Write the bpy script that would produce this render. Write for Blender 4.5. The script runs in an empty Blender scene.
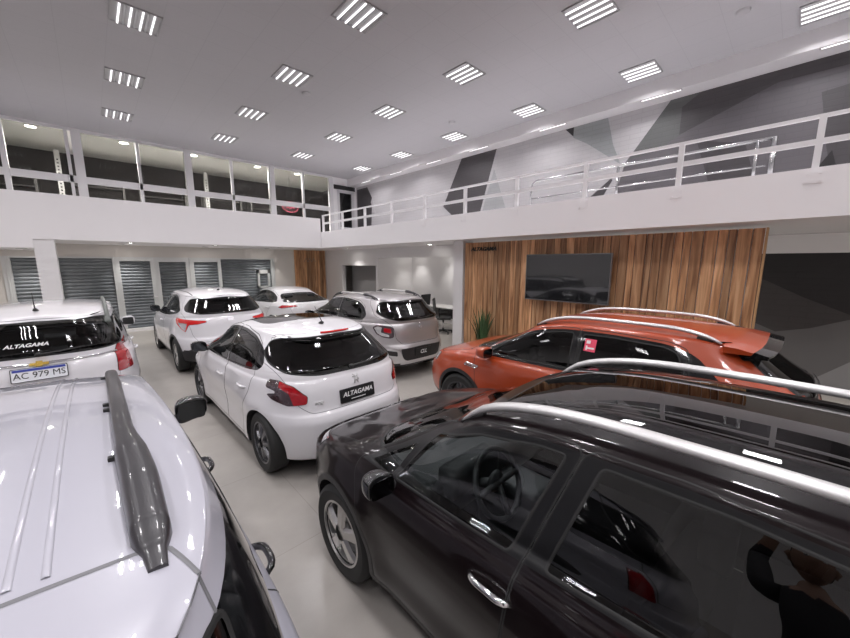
import bpy, bmesh, math, random
import numpy as np
from mathutils import Vector, Matrix
from mathutils.bvhtree import BVHTree
random.seed(7)
PI = math.pi
SC = bpy.context.scene
COL = SC.collection
R = math.radians

# ------------------------------------------------------------------ materials
MATS = {}
def nodes(name):
    m = bpy.data.materials.new(name); m.use_nodes = True
    nt = m.node_tree; nt.nodes.clear()
    out = nt.nodes.new('ShaderNodeOutputMaterial')
    MATS[name] = m
    return m, nt, out
def N(nt, typ, **kw):
    n = nt.nodes.new('ShaderNode' + typ)
    for k, v in kw.items():
        if k in n.inputs: n.inputs[k].default_value = v
        else: setattr(n, k, v)
    return n
def rgb(c):
    return (c[0], c[1], c[2], 1.0)
def mat(name, col, rough=.5, metal=0., coat=0., noise=0., nscale=20., spec=.5, bump=0., coatr=.03):
    m, nt, out = nodes(name)
    p = N(nt, 'BsdfPrincipled')
    p.inputs['Roughness'].default_value = rough
    p.inputs['Metallic'].default_value = metal
    p.inputs['Coat Weight'].default_value = coat
    p.inputs['Coat Roughness'].default_value = coatr
    p.inputs['Specular IOR Level'].default_value = spec
    tc = N(nt, 'TexCoord'); nz = N(nt, 'TexNoise')
    nz.inputs['Scale'].default_value = nscale; nz.inputs['Detail'].default_value = 4
    nt.links.new(tc.outputs['Object'], nz.inputs['Vector'])
    mx = N(nt, 'Mix', data_type='RGBA')
    mx.inputs['A'].default_value = rgb([max(0, c * (1 - noise)) for c in col])
    mx.inputs['B'].default_value = rgb([min(1, c * (1 + noise)) for c in col])
    nt.links.new(nz.outputs['Fac'], mx.inputs['Factor'])
    nt.links.new(mx.outputs['Result'], p.inputs['Base Color'])
    if bump:
        b = N(nt, 'Bump'); b.inputs['Strength'].default_value = bump; b.inputs['Distance'].default_value = .002
        nt.links.new(nz.outputs['Fac'], b.inputs['Height']); nt.links.new(b.outputs['Normal'], p.inputs['Normal'])
    nt.links.new(p.outputs['BSDF'], out.inputs['Surface'])
    return m
def emis(name, col, s):
    m, nt, out = nodes(name)
    e = N(nt, 'Emission'); e.inputs['Color'].default_value = rgb(col); e.inputs['Strength'].default_value = s
    nt.links.new(e.outputs[0], out.inputs['Surface']); return m
def glassmat(name, tint, ior=1.55, rough=.0):
    m, nt, out = nodes(name)
    t = N(nt, 'BsdfTransparent'); t.inputs['Color'].default_value = rgb(tint)
    g = N(nt, 'BsdfGlossy'); g.inputs['Roughness'].default_value = rough; g.inputs['Color'].default_value = (1, 1, 1, 1)
    f = N(nt, 'Fresnel'); f.inputs['IOR'].default_value = ior
    mx = N(nt, 'MixShader')
    nt.links.new(f.outputs[0], mx.inputs[0]); nt.links.new(t.outputs[0], mx.inputs[1]); nt.links.new(g.outputs[0], mx.inputs[2])
    nt.links.new(mx.outputs[0], out.inputs['Surface']); return m

mat('paint_pearl', (.425, .42, .475), .28, coat=1.)
mat('pillar_black', (.008, .008, .009), .38, spec=.3, bump=.1, nscale=300)
mat('paint_white', (.71, .695, .72), .28, coat=1.)
mat('paint_white_warm', (.66, .645, .65), .28, coat=1.)
mat('paint_black', (.0065, .0038, .0045), .30, coat=.6, spec=.12)
mat('paint_orange', (.34, .045, .010), .30, coat=.7, noise=.04, nscale=400, metal=.0)
mat('paint_silver', (.42, .40, .405), .30, metal=.55, coat=1., noise=.03, nscale=500)
mat('gloss_black', (.008, .008, .009), .08, coat=.6)
mat('plastic_black', (.022, .021, .022), .5, bump=.25, nscale=300, noise=.2)
mat('plastic_grey', (.10, .11, .10), .45)
mat('rail_black', (.028, .026, .030), .33, bump=.1, nscale=400, coat=.3)
mat('rail_silver', (.60, .59, .59), .36, metal=.5)
mat('seam', (.012, .012, .012), .7)
mat('seam_light', (.16, .16, .17), .6)
mat('trim_dark', (.018, .018, .019), .85)
mat('seat_fabric', (.030, .030, .032), .9, noise=.3, nscale=120)
mat('dash_plastic', (.06, .062, .064), .45)
mat('rubber', (.016, .016, .016), .72, noise=.2, nscale=60)
mat('rim_silver', (.62, .61, .60), .28, metal=.9)
mat('rim_dark', (.16, .16, .17), .32, metal=.8)
mat('disc', (.25, .25, .25), .4, metal=.8)
mat('chrome', (.85, .85, .86), .08, metal=1.)
mat('lamp_red', (.36, .006, .012), .12, coat=1., noise=.5, nscale=45)
mat('lamp_red_bright', (.60, .02, .02), .12, coat=1., noise=.35, nscale=60)
mat('lamp_clear', (.55, .54, .54), .10, metal=.5, coat=1., noise=.35, nscale=40)
mat('lamp_smoke', (.05, .03, .035), .08, coat=1., noise=.6, nscale=50)
mat('mirror_glass', (.07, .075, .08), .03, metal=1.)
mat('gold', (.80, .55, .12), .25, metal=.8)
mat('letter_white', (.82, .82, .82), .5)
mat('letter_black', (.01, .01, .01), .45)
mat('plate_white', (.74, .75, .78), .4)
mat('plate_blue', (.03, .05, .30), .4)
mat('plate_black', (.012, .012, .013), .3)
mat('sticker_pink', (.72, .06, .12), .5)
mat('sticker_pale', (.8, .72, .72), .5)
glassmat('glass_tint', (.15, .155, .16))
glassmat('glass_dark', (.035, .035, .037))
glassmat('glass_clear', (.70, .74, .74))
glassmat('glass_roof', (.045, .035, .038), 1.6)
glassmat('glass_window', (.72, .72, .70), 1.45)

# ------------------------------------------------------------------ mesh helpers
def mesh_obj(name, verts, faces, m=None, parent=None, smooth=False, mats=None, midx=None):
    me = bpy.data.meshes.new(name)
    me.from_pydata([tuple(v) for v in verts], [], faces)
    if m: me.materials.append(MATS[m])
    if mats:
        for k in mats: me.materials.append(MATS[k])
        me.polygons.foreach_set('material_index', midx)
    if smooth: me.polygons.foreach_set('use_smooth', [True] * len(me.polygons))
    me.update()
    o = bpy.data.objects.new(name, me); COL.objects.link(o)
    if parent: o.parent = parent
    return o
class MB:
    def __init__(s): s.v = []; s.f = []
    def add(s, v, f):
        k = len(s.v); s.v += [tuple(x) for x in v]; s.f += [tuple(i + k for i in q) for q in f]; return s
    def box(s, x0, x1, y0, y1, z0, z1):
        v = [(x, y, z) for z in (z0, z1) for y in (y0, y1) for x in (x0, x1)]
        return s.add(v, [(0, 2, 3, 1), (4, 5, 7, 6), (0, 1, 5, 4), (2, 6, 7, 3), (0, 4, 6, 2), (1, 3, 7, 5)])
    def bbox(s, x0, x1, y0, y1, z0, z1, r=.01, seg=2):
        bm = bmesh.new(); bmesh.ops.create_cube(bm, size=1)
        for v in bm.verts:
            v.co = Vector(((x0 + x1) / 2 + v.co.x * (x1 - x0), (y0 + y1) / 2 + v.co.y * (y1 - y0), (z0 + z1) / 2 + v.co.z * (z1 - z0)))
        bmesh.ops.bevel(bm, geom=list(bm.edges), offset=r, segments=seg, profile=.6, affect='EDGES')
        bm.verts.index_update()
        s.add([v.co[:] for v in bm.verts], [[v.index for v in f.verts] for f in bm.faces]); bm.free(); return s
    def tube(s, pts, r, n=8, cap=True, sx=1., up=(0, 0, 1)):
        # swept round (or oval) profile; r may be a list; sx widens sideways
        pts = [Vector(p) for p in pts]; rs = r if isinstance(r, (list, tuple)) else [r] * len(pts)
        k = len(s.v); up = Vector(up)
        for i, p in enumerate(pts):
            t = (pts[min(i + 1, len(pts) - 1)] - pts[max(i - 1, 0)]).normalized()
            a = t.cross(up)
            if a.length < 1e-4: a = t.cross(Vector((1, 0, 0)))
            a.normalize(); b = a.cross(t).normalized()
            for j in range(n):
                q = 2 * PI * j / n
                s.v.append(tuple(p + a * (math.cos(q) * rs[i] * sx) + b * (math.sin(q) * rs[i])))
        for i in range(len(pts) - 1):
            for j in range(n):
                a0 = k + i * n + j; a1 = k + i * n + (j + 1) % n
                s.f.append((a0, a1, a1 + n, a0 + n))
        if cap:
            s.f.append(tuple(k + j for j in range(n))); s.f.append(tuple(k + (len(pts) - 1) * n + j for j in reversed(range(n))))
        return s
    def lathe(s, prof, n=32, axis='y', c=(0, 0, 0), closed=False):
        k = len(s.v)
        for (r, h) in prof:
            for j in range(n):
                q = 2 * PI * j / n; a, b = r * math.cos(q), r * math.sin(q)
                s.v.append({'y': (c[0] + a, c[1] + h, c[2] + b), 'z': (c[0] + a, c[1] + b, c[2] + h), 'x': (c[0] + h, c[1] + a, c[2] + b)}[axis])
        m = len(prof)
        for i in range(m if closed else m - 1):
            for j in range(n):
                i2 = (i + 1) % m; j2 = (j + 1) % n
                s.f.append((k + i * n + j, k + i * n + j2, k + i2 * n + j2, k + i2 * n + j))
        return s
    def prism(s, poly, f0, f1):
        # poly: list of 2D points; f0/f1 map (u,v)->3D for both ends
        n = len(poly); k = len(s.v)
        s.v += [tuple(f0(*p)) for p in poly] + [tuple(f1(*p)) for p in poly]
        s.f.append(tuple(k + i for i in range(n))); s.f.append(tuple(k + n + i for i in reversed(range(n))))
        for i in range(n):
            j = (i + 1) % n; s.f.append((k + j, k + i, k + n + i, k + n + j))
        return s
    def build(s, name, m, parent=None, smooth=False, angle=None):
        o = mesh_obj(name, s.v, s.f, m, parent, smooth or angle is not None)
        bm = bmesh.new(); bm.from_mesh(o.data); bmesh.ops.recalc_face_normals(bm, faces=bm.faces)
        if angle is not None:
            for e in bm.edges:
                if len(e.link_faces) == 2 and e.calc_face_angle(0) > R(angle): e.smooth = False
        bm.to_mesh(o.data); bm.free()
        return o
def tag(o, label=None, cat=None, group=None, kind=None):
    if label: o['label'] = label
    if cat: o['category'] = cat
    if group: o['group'] = group
    if kind: o['kind'] = kind
    return o
def empty(name, loc=(0, 0, 0), rz=0.):
    o = bpy.data.objects.new(name, None); COL.objects.link(o); o.location = loc; o.rotation_euler = (0, 0, rz)
    o.empty_display_size = .2; return o
def copy_tree(o, parent=None):
    c = o.copy(); COL.objects.link(c); c.parent = parent
    for ch in [q for q in bpy.data.objects if q.parent == o]: copy_tree(ch, c)
    return c
def text_mesh(txt, size, shear=0., bold=0., depth=.001, font=None, spacing=1.):
    cu = bpy.data.curves.new('lettering', 'FONT'); cu.body = txt; cu.size = size; cu.shear = shear; cu.offset = bold
    cu.extrude = depth; cu.align_x = 'CENTER'; cu.align_y = 'CENTER'; cu.space_character = spacing; cu.resolution_u = 3
    ob = bpy.data.objects.new('lettering', cu); COL.objects.link(ob)
    dg = bpy.context.evaluated_depsgraph_get(); me = bpy.data.meshes.new_from_object(ob.evaluated_get(dg))
    bpy.data.objects.remove(ob); bpy.data.curves.remove(cu)
    return me
def text_obj(name, txt, size, m, origin, xdir, ydir, parent=None, sx=1., **kw):
    me = text_mesh(txt, size, **kw); me.materials.clear(); me.materials.append(MATS[m])
    x = Vector(xdir).normalized(); y = Vector(ydir).normalized(); z = x.cross(y).normalized()
    o0 = Vector(origin)
    for v in me.vertices: v.co = o0 + x * (v.co.x * sx) + y * v.co.y + z * v.co.z
    o = bpy.data.objects.new(name, me); COL.objects.link(o)
    if parent: o.parent = parent
    return o
def fillet(poly, r, n=4):
    out = []; m = len(poly)
    rs = r if isinstance(r, (list, tuple)) else [r] * m
    for i in range(m):
        p = Vector(poly[i]); a = Vector(poly[i - 1]) - p; b = Vector(poly[(i + 1) % m]) - p
        rr = min(rs[i], a.length * .45, b.length * .45)
        if rr < 1e-4: out.append(tuple(p)); continue
        A = p + a.normalized() * rr; B = p + b.normalized() * rr
        for k in range(n + 1):
            t = k / n; out.append(tuple(A * (1 - t) ** 2 + p * (2 * t * (1 - t)) + B * t * t))
    return out
def circle(cx, cy, r, n=32, a0=0, a1=2 * PI):
    return [(cx + r * math.cos(a0 + (a1 - a0) * i / n), cy + r * math.sin(a0 + (a1 - a0) * i / n)) for i in range(n)]

# ------------------------------------------------------------------ curves
def pchip(xk, yk, x):
    xk = np.array(xk, float); yk = np.array(yk, float); x = np.asarray(x, float)
    if xk[0] > xk[-1]: xk = xk[::-1]; yk = yk[::-1]
    h = np.diff(xk); sh = (1,) + (-1,) * 0
    d = (np.diff(yk, axis=0).T / h).T
    n = len(xk); m = np.zeros_like(yk)
    if n == 2: m[:] = d[0]
    else:
        for i in range(1, n - 1):
            w1 = 2 * h[i] + h[i - 1]; w2 = h[i] + 2 * h[i - 1]
            a, b = d[i - 1], d[i]
            ok = (a * b) > 0
            with np.errstate(divide='ignore', invalid='ignore'):
                v = (w1 + w2) / (w1 / a + w2 / b)
            m[i] = np.where(ok, v, 0)
        m[0] = d[0]; m[-1] = d[-1]
    i = np.clip(np.searchsorted(xk, x) - 1, 0, n - 2)
    t = (x - xk[i]) / h[i]; t = np.clip(t, 0, 1); hh = h[i]
    if yk.ndim > 1: t = t[:, None]; hh = hh[:, None]
    return (2*t**3-3*t**2+1)*yk[i] + (t**3-2*t**2+t)*hh*m[i] + (-2*t**3+3*t**2)*yk[i+1] + (t**3-t**2)*hh*m[i+1]
def fun(v):
    if isinstance(v, (int, float)): return lambda x: np.full_like(np.asarray(x, float), v)
    xs = [p[0] for p in sorted(v)]; ys = [p[1] for p in sorted(v)]
    return lambda x: pchip(xs, ys, x)
def theta_samples(nu, a=2.1, b=.87, n=5.):
    r = np.linspace(0, 1, 3000); th = np.concatenate([(PI / 2) * r ** 4, PI - (PI / 2) * r[:-1] ** 4])
    th = np.sort(th); c = np.cos(th); s = np.sin(th)
    x = np.sign(c) * a * np.abs(c) ** (2 / n); y = b * np.abs(s) ** (2 / n)
    L = np.concatenate([[0], np.cumsum(np.hypot(np.diff(x), np.diff(y)))])
    return np.interp(np.linspace(0, L[-1], nu), L, th)
# ------------------------------------------------------------------ car shell
def hatch_levels(p):
    """horizontal contours from the sill up to the roof spine: (z, x_front, x_rear, half_width, n_front, n_rear)"""
    W = p['W']; xn, xt = p['nose'], p['tail']; zs = p.get('sill', .22)
    Bk = p['belt']; B = fun(Bk); Rk = p['roof']; xb, xg = p['cowl'], p['glassbase']
    xw, xr = p['header'], p['roofend']; wg, wr = p['wg'], p['wr']; nf = p.get('nf', 4.2); nr = p.get('nr', 5.)
    crown = p.get('crown', .06); ed = p.get('edge', .07)
    xs = np.linspace(xt - .02, xn + .02, 24)
    def L(fz): return [(float(x), float(z)) for x, z in zip(xs, fz(xs))]
    zg = p['zglass']; Rf = fun(Rk); hm = p.get('bump', .10)
    tb = p['tailbump']  # (z of bumper top, inset of tailgate above)
    W0 = fun(p.get('plan', 1.))
    def Wd(k): return [(float(x), float(w) * k) for x, w in zip(xs, W0(xs) * W)]
    wd = lambda k: fun(Wd(k)) if False else Wd(k)
    lv = []
    lv.append((zs, xn - .16, xt + .12, wd(.93), nf, nr))
    lv.append((zs + .03, xn - .06, xt + .04, wd(.965), nf, nr))
    lv.append((.42, xn - .005, xt + .005, wd(.985), nf, nr))
    lv.append((L(lambda x: .58 + (x - xt) / (xn - xt) * -.03), xn, xt, wd(1.), nf, nr))
    lv.append((L(lambda x: tb[0] + (x - xt) / (xn - xt) * (.66 - tb[0])), xn - .02, xt + .02, wd(1.), nf, nr))
    lv.append((L(lambda x: tb[0] + .05 + (x - xt) / (xn - xt) * (.70 - tb[0] - .05)), xn - .03, xt + tb[1], wd(.998), nf, nr))
    lv.append((L(lambda x: B(x) - hm), xn - .07, xt + tb[1] + .03, wd(p.get('ksh', .985)), nf, nr))
    lv.append((L(lambda x: B(x) - .03), xn - .13, xt + tb[1] + .06, wd(.962), nf, nr))
    lv.append((L(lambda x: B(x)), xn - .20, xt + tb[1] + .075, wd(.935), nf, nr))
    def hood(k):
        return L(lambda x: np.where(x > xg, B(x) + crown * k + (1 - k) * .004, B(x)) + k * (zg - float(B(np.array([xg]))[0])) * np.clip((xg + .5 - x) / .5, 0, 1))
    x8 = xn - .20
    for k, ww in ((.35, .25), (.7, .55), (.9, .8)):
        lv.append((hood(k * .9), x8 + (xb - x8) * k, xt + tb[1] + .075 + (xg - xt - tb[1] - .075) * k, [(x, w) for x, w in Wd(.935 + (wg / W - .935) * ww)], nf, nr))
    base = hood(1.)
    nb = p.get('nbf', 3.6)
    lv.append((base, xb, xg, wg, nb, nr))
    Bz = fun(base)
    xk = p.get('glasstop', xr + .02); ztop = lambda x: Rf(x) - ed
    for t in (.12, .4, .7, .9, 1.):
        tw = t ** 1.35
        lv.append((L(lambda x: Bz(x) + (ztop(x) - Bz(x)) * t), xb + (xw - xb) * t + p.get('wsbow', .03) * 4 * t * (1 - t), xg + (xk - xg) * t, wg + (wr - wg) * tw, nb + (4.5 - nb) * t, nr))
    lv.append((L(lambda x: ztop(x) + ed * .10), xw - .02, xr - .02, wr - .012, 4.5, nr))
    lv.append((L(lambda x: ztop(x) + ed * .30), xw - .04, xr, wr - .045, 4.5, nr))
    for s in (.22, .5, 1.):
        lv.append((L(lambda x: ztop(x) + ed * (.3 + .7 * (1 - (1 - s) ** 2.2))), xw - .04 - .05 * s, xr + .04 * s, (wr - .045) * (1 - s), 4.5, nr))
    return lv
def shell_points(p, nu=88, sub=5):
    th = theta_samples(nu); c = np.cos(th); sn = np.sin(th)
    lv = hatch_levels(p); K = []
    for (z, xf, xr, w, nf, nr) in lv:
        n = np.where(c > 0, nf, nr)
        x = np.where(c > 0, xf, -xr) * np.sign(c) * np.abs(c) ** (2 / n)
        y = fun(w)(x) * np.abs(sn) ** (2 / n)
        if isinstance(w, (int, float)) and w == 0: y = x * 0
        y[0] = 0; y[-1] = 0
        K.append(np.stack([x, y, fun(z)(x)], 1))
    K = np.array(K); nl = len(lv)
    s = np.arange(nl); q = np.unique(np.concatenate([np.linspace(i, i + 1, (sub if i > 8 or i < 12 else sub) + 1) for i in range(nl - 1)]))
    out = np.zeros((len(q), nu, 3))
    for k in range(nu): out[:, k, :] = pchip(s, K[:, k, :], q)
    P = out
    # bulged arches over the wheels and a hollowed door side
    for xw in (p['wb'] / 2, -p['wb'] / 2):
        d = np.hypot(P[..., 0] - xw, P[..., 2] - p['wr_'])
        g = p.get('flare', .022) * np.exp(-((d - p['arch'] - .03) / .10) ** 2) * np.clip((P[..., 1] - .55) / .2, 0, 1) * np.clip((1.0 - P[..., 2]) / .15, 0, 1)
        P[..., 1] += g
    dd = p.get('hollow', .018) * np.exp(-((P[..., 2] - .50) / .13) ** 2) * np.exp(-(P[..., 0] / .95) ** 6) * np.clip((P[..., 1] - .5) / .2, 0, 1)
    P[..., 1] -= dd
    if 'deform' in p: P = p['deform'](P)
    P[:, 0, 1] = 0; P[:, -1, 1] = 0
    return P
class Shell:
    def __init__(s, p):
        s.p = p; P = shell_points(p); nv, nu, _ = P.shape
        V = [tuple(x) for x in P.reshape(-1, 3)]; F = []
        for i in range(nv - 1):
            for j in range(nu - 1):
                F.append((i * nu + j, i * nu + j + 1, (i + 1) * nu + j + 1, (i + 1) * nu + j))
        bm = bmesh.new(); bv = [bm.verts.new(v) for v in V]
        for f in F:
            try: bm.faces.new([bv[i] for i in f])
            except ValueError: pass
        bmesh.ops.remove_doubles(bm, verts=bm.verts, dist=1e-5)
        bmesh.ops.dissolve_degenerate(bm, dist=1e-6, edges=bm.edges)
        bmesh.ops.recalc_face_normals(bm, faces=bm.faces)
        bm.faces.ensure_lookup_table()
        f = max(bm.faces, key=lambda f: f.calc_center_median().y)
        if f.normal.y < 0: bmesh.ops.reverse_faces(bm, faces=bm.faces)
        # reference: full mirrored surface, for smooth normals and for placing things on it
        ref = bm.copy(); g = bmesh.ops.duplicate(ref, geom=ref.faces[:] + ref.verts[:] + ref.edges[:])
        nvs = [e for e in g['geom'] if isinstance(e, bmesh.types.BMVert)]; nfs = [e for e in g['geom'] if isinstance(e, bmesh.types.BMFace)]
        for v in nvs: v.co.y = -v.co.y
        bmesh.ops.reverse_faces(ref, faces=nfs); bmesh.ops.remove_doubles(ref, verts=ref.verts, dist=1e-4)
        bmesh.ops.triangulate(ref, faces=ref.faces); ref.normal_update(); ref.faces.ensure_lookup_table(); ref.verts.ensure_lookup_table()
        s.bvh = BVHTree.FromBMesh(ref)
        s.rn = [[tuple(v.normal) for v in f.verts] for f in ref.faces]; s.rp = [[v.co.copy() for v in f.verts] for f in ref.faces]
        ref.free()
        s.bm = bm; s.lay = bm.faces.layers.int.new('tag'); s.names = ['body']
    def nearest_normal(s, co):
        loc, n, i, d = s.bvh.find_nearest(co)
        a, b, c = s.rp[i]; na, nb, nc = [Vector(q) for q in s.rn[i]]
        v0, v1, v2 = b - a, c - a, loc - a
        d00, d01, d11, d20, d21 = v0.dot(v0), v0.dot(v1), v1.dot(v1), v2.dot(v0), v2.dot(v1)
        den = d00 * d11 - d01 * d01
        if abs(den) < 1e-14: return n
        v = (d11 * d20 - d01 * d21) / den; w = (d00 * d21 - d01 * d20) / den
        r = na * (1 - v - w) + nb * v + nc * w
        return r.normalized() if r.length > 1e-6 else n
    def cut(s, name, view, poly, nmin=.08, only=None, xmin=-9, xmax=9, zmin=-9, zmax=9, ymin=-9, ymax=9):
        if view == 'side': pr = lambda c: (c.x, c.z); d = Vector((0, 1, 0)); lift = lambda u, v: Vector((u, 0, v))
        elif view == 'rear': pr = lambda c: (c.y, c.z); d = Vector((-1, 0, 0)); lift = lambda u, v: Vector((0, u, v))
        elif view == 'front': pr = lambda c: (c.y, c.z); d = Vector((1, 0, 0)); lift = lambda u, v: Vector((0, u, v))
        elif view == 'top': pr = lambda c: (c.x, c.y); d = Vector((0, 0, 1)); lift = lambda u, v: Vector((u, v, 0))
        else:
            ph = R(view); d = Vector((math.cos(ph), math.sin(ph), 0)); hh = Vector((-math.sin(ph), math.cos(ph), 0))
            pr = lambda c: (c.dot(hh), c.z); lift = lambda u, v: hh * u + Vector((0, 0, v))
        bm = s.bm; lay = s.lay
        if name not in s.names: s.names.append(name)
        tid = s.names.index(name)
        onl = None if only is None else {s.names.index(k) for k in only if k in s.names}
        us = [q[0] for q in poly]; vs = [q[1] for q in poly]
        u0, u1, v0, v1 = min(us), max(us), min(vs), max(vs)
        def bb(f):
            c = [pr(v.co) for v in f.verts]
            return (min(q[0] for q in c), max(q[0] for q in c), min(q[1] for q in c), max(q[1] for q in c))
        cand = {}
        bm.normal_update()
        for f in bm.faces:
            if f.normal.dot(d) < nmin: continue
            if onl is not None and f[lay] not in onl: continue
            c = f.calc_center_median()
            if not (xmin < c.x < xmax and zmin < c.z < zmax and ymin < c.y < ymax): continue
            q = bb(f)
            if q[0] > u1 or q[1] < u0 or q[2] > v1 or q[3] < v0: continue
            cand[f] = q
        n = len(poly)
        for i in range(n):
            a, b = poly[i], poly[(i + 1) % n]
            if math.hypot(a[0] - b[0], a[1] - b[1]) < 1e-6: continue
            e0, e1, e2, e3 = min(a[0], b[0]) - 1e-4, max(a[0], b[0]) + 1e-4, min(a[1], b[1]) - 1e-4, max(a[1], b[1]) + 1e-4
            hit = [f for f, q in cand.items() if not (q[0] > e1 or q[1] < e0 or q[2] > e3 or q[3] < e2)]
            if not hit: continue
            A = lift(*a); Bv = lift(*b); no = (Bv - A).cross(d).normalized()
            geom = set(hit)
            for f in hit: geom.update(f.edges); geom.update(f.verts); del cand[f]
            res = bmesh.ops.bisect_plane(bm, geom=list(geom), plane_co=A, plane_no=no, dist=2e-5)
            for g in res['geom']:
                if isinstance(g, bmesh.types.BMFace) and g.is_valid: cand[g] = bb(g)
        cnt = 0
        for f in cand:
            if not f.is_valid: continue
            c = f.calc_center_median_weighted(); x, y = pr(c); ins = False; j = n - 1
            for i in range(n):
                xi, yi = poly[i]; xj, yj = poly[j]
                if (yi > y) != (yj > y) and x < (xj - xi) * (y - yi) / (yj - yi) + xi: ins = not ins
                j = i
            q = bb(f)
            if ins and q[0] > u0 - .012 and q[1] < u1 + .012 and q[2] > v0 - .012 and q[3] < v1 + .012: f[lay] = tid; cnt += 1
        return cnt
    def part(s, tagname, objname, m, parent, side=0, off=0., mx=None, inner=None, flip=False):
        """side 0: both halves in one mesh; +1 left, -1 right. off pushes along the normal."""
        tags = [tagname] if isinstance(tagname, str) else tagname
        ids = {s.names.index(t) for t in tags if t in s.names}
        s.bm.verts.index_update(); vm = {}; V = []; Nn = []; F = []
        sg = -1 if side == -1 else 1
        for f in s.bm.faces:
            if f[s.lay] not in ids: continue
            idx = []
            for v in f.verts:
                if v.index not in vm:
                    nn = s.nearest_normal(v.co); vm[v.index] = len(V)
                    V.append(v.co + nn * off); Nn.append(nn)
                idx.append(vm[v.index])
            F.append(idx)
        if not F: print('EMPTY PART', tagname); return None
        if side == -1:
            V = [Vector((v.x, -v.y, v.z)) for v in V]; Nn = [Vector((v.x, -v.y, v.z)) for v in Nn]; F = [f[::-1] for f in F]
        elif side == 0:
            k = len(V); mp = {}
            for i in range(k):
                if abs(V[i].y) < 2e-4: mp[i] = i; Nn[i].y = 0; V[i].y = 0
                else: mp[i] = len(V); V.append(Vector((V[i].x, -V[i].y, V[i].z))); Nn.append(Vector((Nn[i].x, -Nn[i].y, Nn[i].z)))
            F = F + [[mp[i] for i in f[::-1]] for f in F]
        if flip: F = [f[::-1] for f in F]; Nn = [-v for v in Nn]
        o = mesh_obj(objname, V, F, m, parent, True)
        me = o.data
        me.normals_split_custom_set_from_vertices([tuple(v) for v in Nn])
        return o
    def seam(s, tagname, objname, m, parent, side=0, r=.003, skipz=None, keep=None):
        tags = [tagname] if isinstance(tagname, str) else tagname
        ids = {s.names.index(t) for t in tags if t in s.names}
        mb = MB()
        for e in s.bm.edges:
            lf = e.link_faces; k = sum(1 for f in lf if f[s.lay] in ids)
            if k != 1 or (len(lf) == 1): continue
            a, b = e.verts[0].co, e.verts[1].co
            if keep and not keep((a + b) / 2): continue
            if (a - b).length < 1e-4: continue
            t = (b - a).normalized(); n = s.nearest_normal((a + b) / 2); q = t.cross(n).normalized()
            for sy in ((1, -1) if side == 0 else (side,)):
                c = []
                for pnt in (a - t * .001, b + t * .001):
                    for (dq, dn) in ((-1, .15), (0, .3), (1, .15), (0, -.5)):
                        w = pnt + q * (r * dq) + n * (r * dn)
                        c.append((w.x, w.y * sy, w.z))
                mb.add(c, [(0, 1, 5, 4), (1, 2, 6, 5), (2, 3, 7, 6), (3, 0, 4, 7)])
        return mb.build(objname, m, parent) if mb.v else None
    def ray(s, o, d):
        l, n, i, dist = s.bvh.ray_cast(Vector(o), Vector(d))
        if l is None: return Vector(o) + Vector(d) * 1., -Vector(d)
        return l, s.nearest_normal(l)
    def top(s, x, y): return s.ray((x, y, 5), (0, 0, -1))
    def side(s, x, z, sg=1): return s.ray((x, 4 * sg, z), (0, -sg, 0))
    def rear(s, y, z): return s.ray((-5, y, z), (1, 0, 0))
    def front(s, y, z): return s.ray((5, y, z), (-1, 0, 0))

# ------------------------------------------------------------------ wheels, mirrors, seats
def wheel(parent, x, y, sg, r, rim_r, width, rimmat, style, name='wheel'):
    tw = empty('wheel', (x, y, r)); tw.parent = parent
    mb = MB(); w = width / 2
    prof = [(rim_r - .004, -w * .86), (rim_r + .02, -w * .97), (r - .035, -w), (r - .010, -w * .86), (r, -w * .70), (r, w * .70), (r - .010, w * .86), (r - .035, w), (rim_r + .02, w * .97), (rim_r - .004, w * .86), (rim_r - .02, w * .7), (rim_r - .02, -w * .7)]
    mb.lathe(prof, 40, 'y', closed=True)
    ty = mb.build('tyre', 'rubber', tw, angle=30)
    rm = MB()
    o = sg * w * .80
    rm.lathe([(rim_r + .004, sg * w * .90), (rim_r + .004, sg * w * .80), (rim_r - .022, sg * w * .70), (rim_r - .030, -sg * w * .6), (rim_r - .012, -sg * w * .6), (rim_r - .012, sg * w * .6), (rim_r - .010, sg * w * .92)], 40, 'y', closed=True)
    rm.lathe([(.001, o * 1.0), (.034, o * .98), (.066, o * .90), (.070, o * .55), (.001, o * .55)], 24, 'y')
    ns = {'five': 5, 'multi': 9, 'twin': 5, 'seven': 7}[style]
    R0, R1 = .05, rim_r - .014
    for k in range(ns):
        for dlt in ((-.17, .17) if style == 'twin' else (0,)):
            a = 2 * PI * k / ns + .3
            c, s_ = math.cos(a), math.sin(a)
            w0, w1 = {'five': (.040, .062), 'multi': (.020, .030), 'twin': (.016, .024), 'seven': (.026, .034)}[style]
            def P(rr, t, h):
                aa = a + dlt * (rr - R0) / (R1 - R0) * 1.1; cc, ss = math.cos(aa), math.sin(aa)
                return (rr * cc - t * ss, h, rr * ss + t * cc)
            v = []
            for (rr, ww, hh) in ((R0, w0, .93), ((R0 + R1) / 2, (w0 + w1) * .42, .86), (R1, w1, .74)):
                h1 = sg * w * hh; h0 = h1 - sg * .022
                v += [P(rr, -ww, h0), P(rr, -ww * .62, h1), P(rr, ww * .62, h1), P(rr, ww, h0)]
            f = []
            for q in (0, 4):
                for j in range(3): f.append((q + j, q + j + 1, q + j + 5, q + j + 4))
                f.append((q + 3, q, q + 4, q + 7))
            rm.add(v, f)
    rm.build('rim', rimmat, tw, angle=35)
    MB().lathe([(.001, sg * w * .10), (rim_r * .82, sg * w * .10), (rim_r * .82, -sg * w * .1), (.001, -sg * w * .1)], 28, 'y').build('brake_disc', 'disc', tw)
    return tw
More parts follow.
